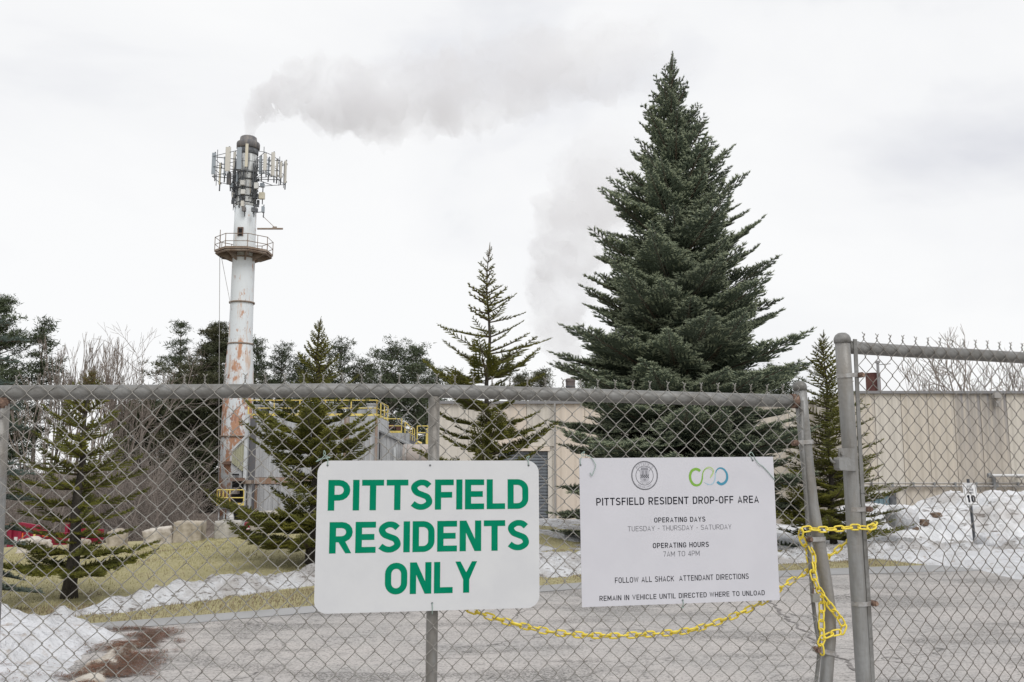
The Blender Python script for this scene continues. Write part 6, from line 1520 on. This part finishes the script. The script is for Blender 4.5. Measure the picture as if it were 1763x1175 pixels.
b = MB(); plate(b, backs, uLs, uRs, zBs, zTs, .018, 0, .003, 5); b.build('sign_plate', M['white_paint'], sp_)
b = MB(); g_ = .018; q = arc(uRs-.03-g_*.2, zTs-.028-g_*.2, .012, .012, 0, 90, 4)+arc(uLs+.03+g_*.2, zTs-.028-g_*.2, .012, .012, 90, 180, 4)+arc(uLs+.03+g_*.2, zBs+.028+g_*.2, .012, .012, 180, 270, 4)+arc(uRs-.03-g_*.2, zBs+.028+g_*.2, .012, .012, 270, 360, 4); q.append(q[0])
ribbon(b, q, .007, puts); b.build('border', M['ink'], sp_)
hs = zTs-zBs; ws = uRs-uLs
for s_, f0, f1, z0, z1, t, m_ in (('SITE', .30, .66, .79, .89, .20, 'ink'), ('SPEED', .22, .74, .65, .75, .20, 'ink'), ('LIMIT', .24, .74, .52, .61, .20, 'ink'), ('10', .20, .80, .13, .46, .26, 'ink')):
    write(sp_, 'lettering', s_, t, .16 if s_ != '10' else .22, puts, uLs+ws*f0, uLs+ws*f1, zBs+hs*z0, zBs+hs*z1, M[m_], split=(s_ == '10'))

# ------------------------------------------------------------------ smoke
def smoke(name, path, label, dens, seed, scl=.16, thr=.38, fall=.6):
    """closed lumpy tube along the drifting plume, filled with an uneven volume"""
    K = len(path)*14; P = []
    for i in range(K+1):
        f = i/K*(len(path)-1); j = min(len(path)-2, int(f)); fr = f-j
        a, c = path[j], path[j+1]; P.append((Vector(a[0]).lerp(Vector(c[0]), fr), a[1]+(c[1]-a[1])*fr))
    b = MB(); n = 48; prev = None
    s_ = 0.0
    for i, (p, r) in enumerate(P):
        if i: s_ += (p-P[i-1][0]).length/r
        t = (P[min(K, i+1)][0]-P[max(0, i-1)][0]).normalized(); a = t.cross(Vector((0,1,0))) ; a.normalize(); c = t.cross(a)
        for j in range(n):
            q = 2*math.pi*j/n; d = a*math.cos(q)+c*math.sin(q)
            am = .10+.90*smooth01(i/K*3.2); rr_ = r*(.82+am*(.30*nz(s_*.8+seed, math.cos(q)*.8, math.sin(q)*.8, 3)+.75*abs(nz(s_*1.5, math.cos(q)*1.5+seed, math.sin(q)*1.5, 1))+.40*abs(nz(s_*4.0, math.cos(q)*4.0+seed, math.sin(q)*4.0, 2))))
            b.v.append(tuple(p+d*rr_))
    for i in range(K):
        for j in range(n): b.f.append((i*n+j, i*n+(j+1) % n, (i+1)*n+(j+1) % n, (i+1)*n+j)); b.m.append(0)
    b.f.append(tuple(range(n-1, -1, -1))); b.f.append(tuple(K*n+j for j in range(n))); b.m += [0, 0]
    m = bpy.data.materials.new(name+'_vapour'); m.use_nodes = True; t = m.node_tree; t.nodes.clear()
    o_ = t.nodes.new('ShaderNodeOutputMaterial'); pv = t.nodes.new('ShaderNodeVolumePrincipled'); t.links.new(pv.outputs[0], o_.inputs['Volume'])
    pv.inputs['Color'].default_value = (.965,.965,.98,1); pv.inputs['Anisotropy'].default_value = .3
    tcn = t.nodes.new('ShaderNodeTexCoord'); nn = t.nodes.new('ShaderNodeTexNoise'); nn.inputs['Scale'].default_value = scl; nn.inputs['Detail'].default_value = 5; nn.inputs['Roughness'].default_value = .58; nn.inputs['Distortion'].default_value = .4
    t.links.new(tcn.outputs['Object'], nn.inputs['Vector'])
    mr = t.nodes.new('ShaderNodeMapRange'); mr.inputs[1].default_value = thr; mr.inputs[2].default_value = thr+.25; mr.inputs[3].default_value = .12; mr.inputs[4].default_value = 1
    t.links.new(nn.outputs[0], mr.inputs[0])
    # thins out with distance from its mouth
    vd = t.nodes.new('ShaderNodeVectorMath'); vd.operation = 'LENGTH'; t.links.new(tcn.outputs['Object'], vd.inputs[0])
    Lp_ = (path[-1][0]-path[0][0]).length
    k1 = t.nodes.new('ShaderNodeMath'); k1.operation = 'MULTIPLY_ADD'; k1.inputs[1].default_value = fall; k1.inputs[2].default_value = 1; t.links.new(vd.outputs['Value'], k1.inputs[0])
    k2 = t.nodes.new('ShaderNodeMath'); k2.operation = 'DIVIDE'; k2.inputs[0].default_value = dens; t.links.new(k1.outputs[0], k2.inputs[1])
    k3 = t.nodes.new('ShaderNodeMapRange'); k3.inputs[1].default_value = Lp_*.7; k3.inputs[2].default_value = Lp_*.99; k3.inputs[3].default_value = 1; k3.inputs[4].default_value = 0; t.links.new(vd.outputs['Value'], k3.inputs[0])
    mr2 = t.nodes.new('ShaderNodeMath'); mr2.operation = 'MULTIPLY'; t.links.new(k2.outputs[0], mr2.inputs[0]); t.links.new(k3.outputs[0], mr2.inputs[1])
    mu = t.nodes.new('ShaderNodeMath'); mu.operation = 'MULTIPLY'; t.links.new(mr.outputs[0], mu.inputs[0]); t.links.new(mr2.outputs[0], mu.inputs[1]); t.links.new(mu.outputs[0], pv.inputs['Density'])
    ob = b.build(name, m, origin=path[0][0]); return tag(ob, label, 'smoke')
def S_(px, py, Y, rpx): return (at(px, py, Y), rpx/FPX*Y)
smoke('smoke_plume', [S_(430,240,SY,9), S_(431,222,SY,12), S_(438,198,SY,20), S_(465,172,SY,34), S_(510,160,SY,46), S_(580,160,SY+1,58), S_(660,170,SY+3,66), S_(750,165,SY+5,72), S_(850,140,SY+8,70), S_(960,115,SY+12,66), S_(1080,95,SY+16,60), S_(1200,75,SY+20,56)],
      'pale grey smoke plume drifting right from the top of the tall stack', 1.4, 3, scl=.24, fall=.24)
smoke('smoke_plume', [S_(982,660,95,7), S_(980,630,95,22), S_(968,590,95,36), S_(965,540,95,46), S_(968,480,96,52), S_(985,420,98,62), S_(1010,360,100,72), S_(1040,300,102,78), S_(1090,240,105,80)],
      'faint vertical plume rising from the distant small stack beside the blue fir', .42, 8, scl=.16, fall=.08)
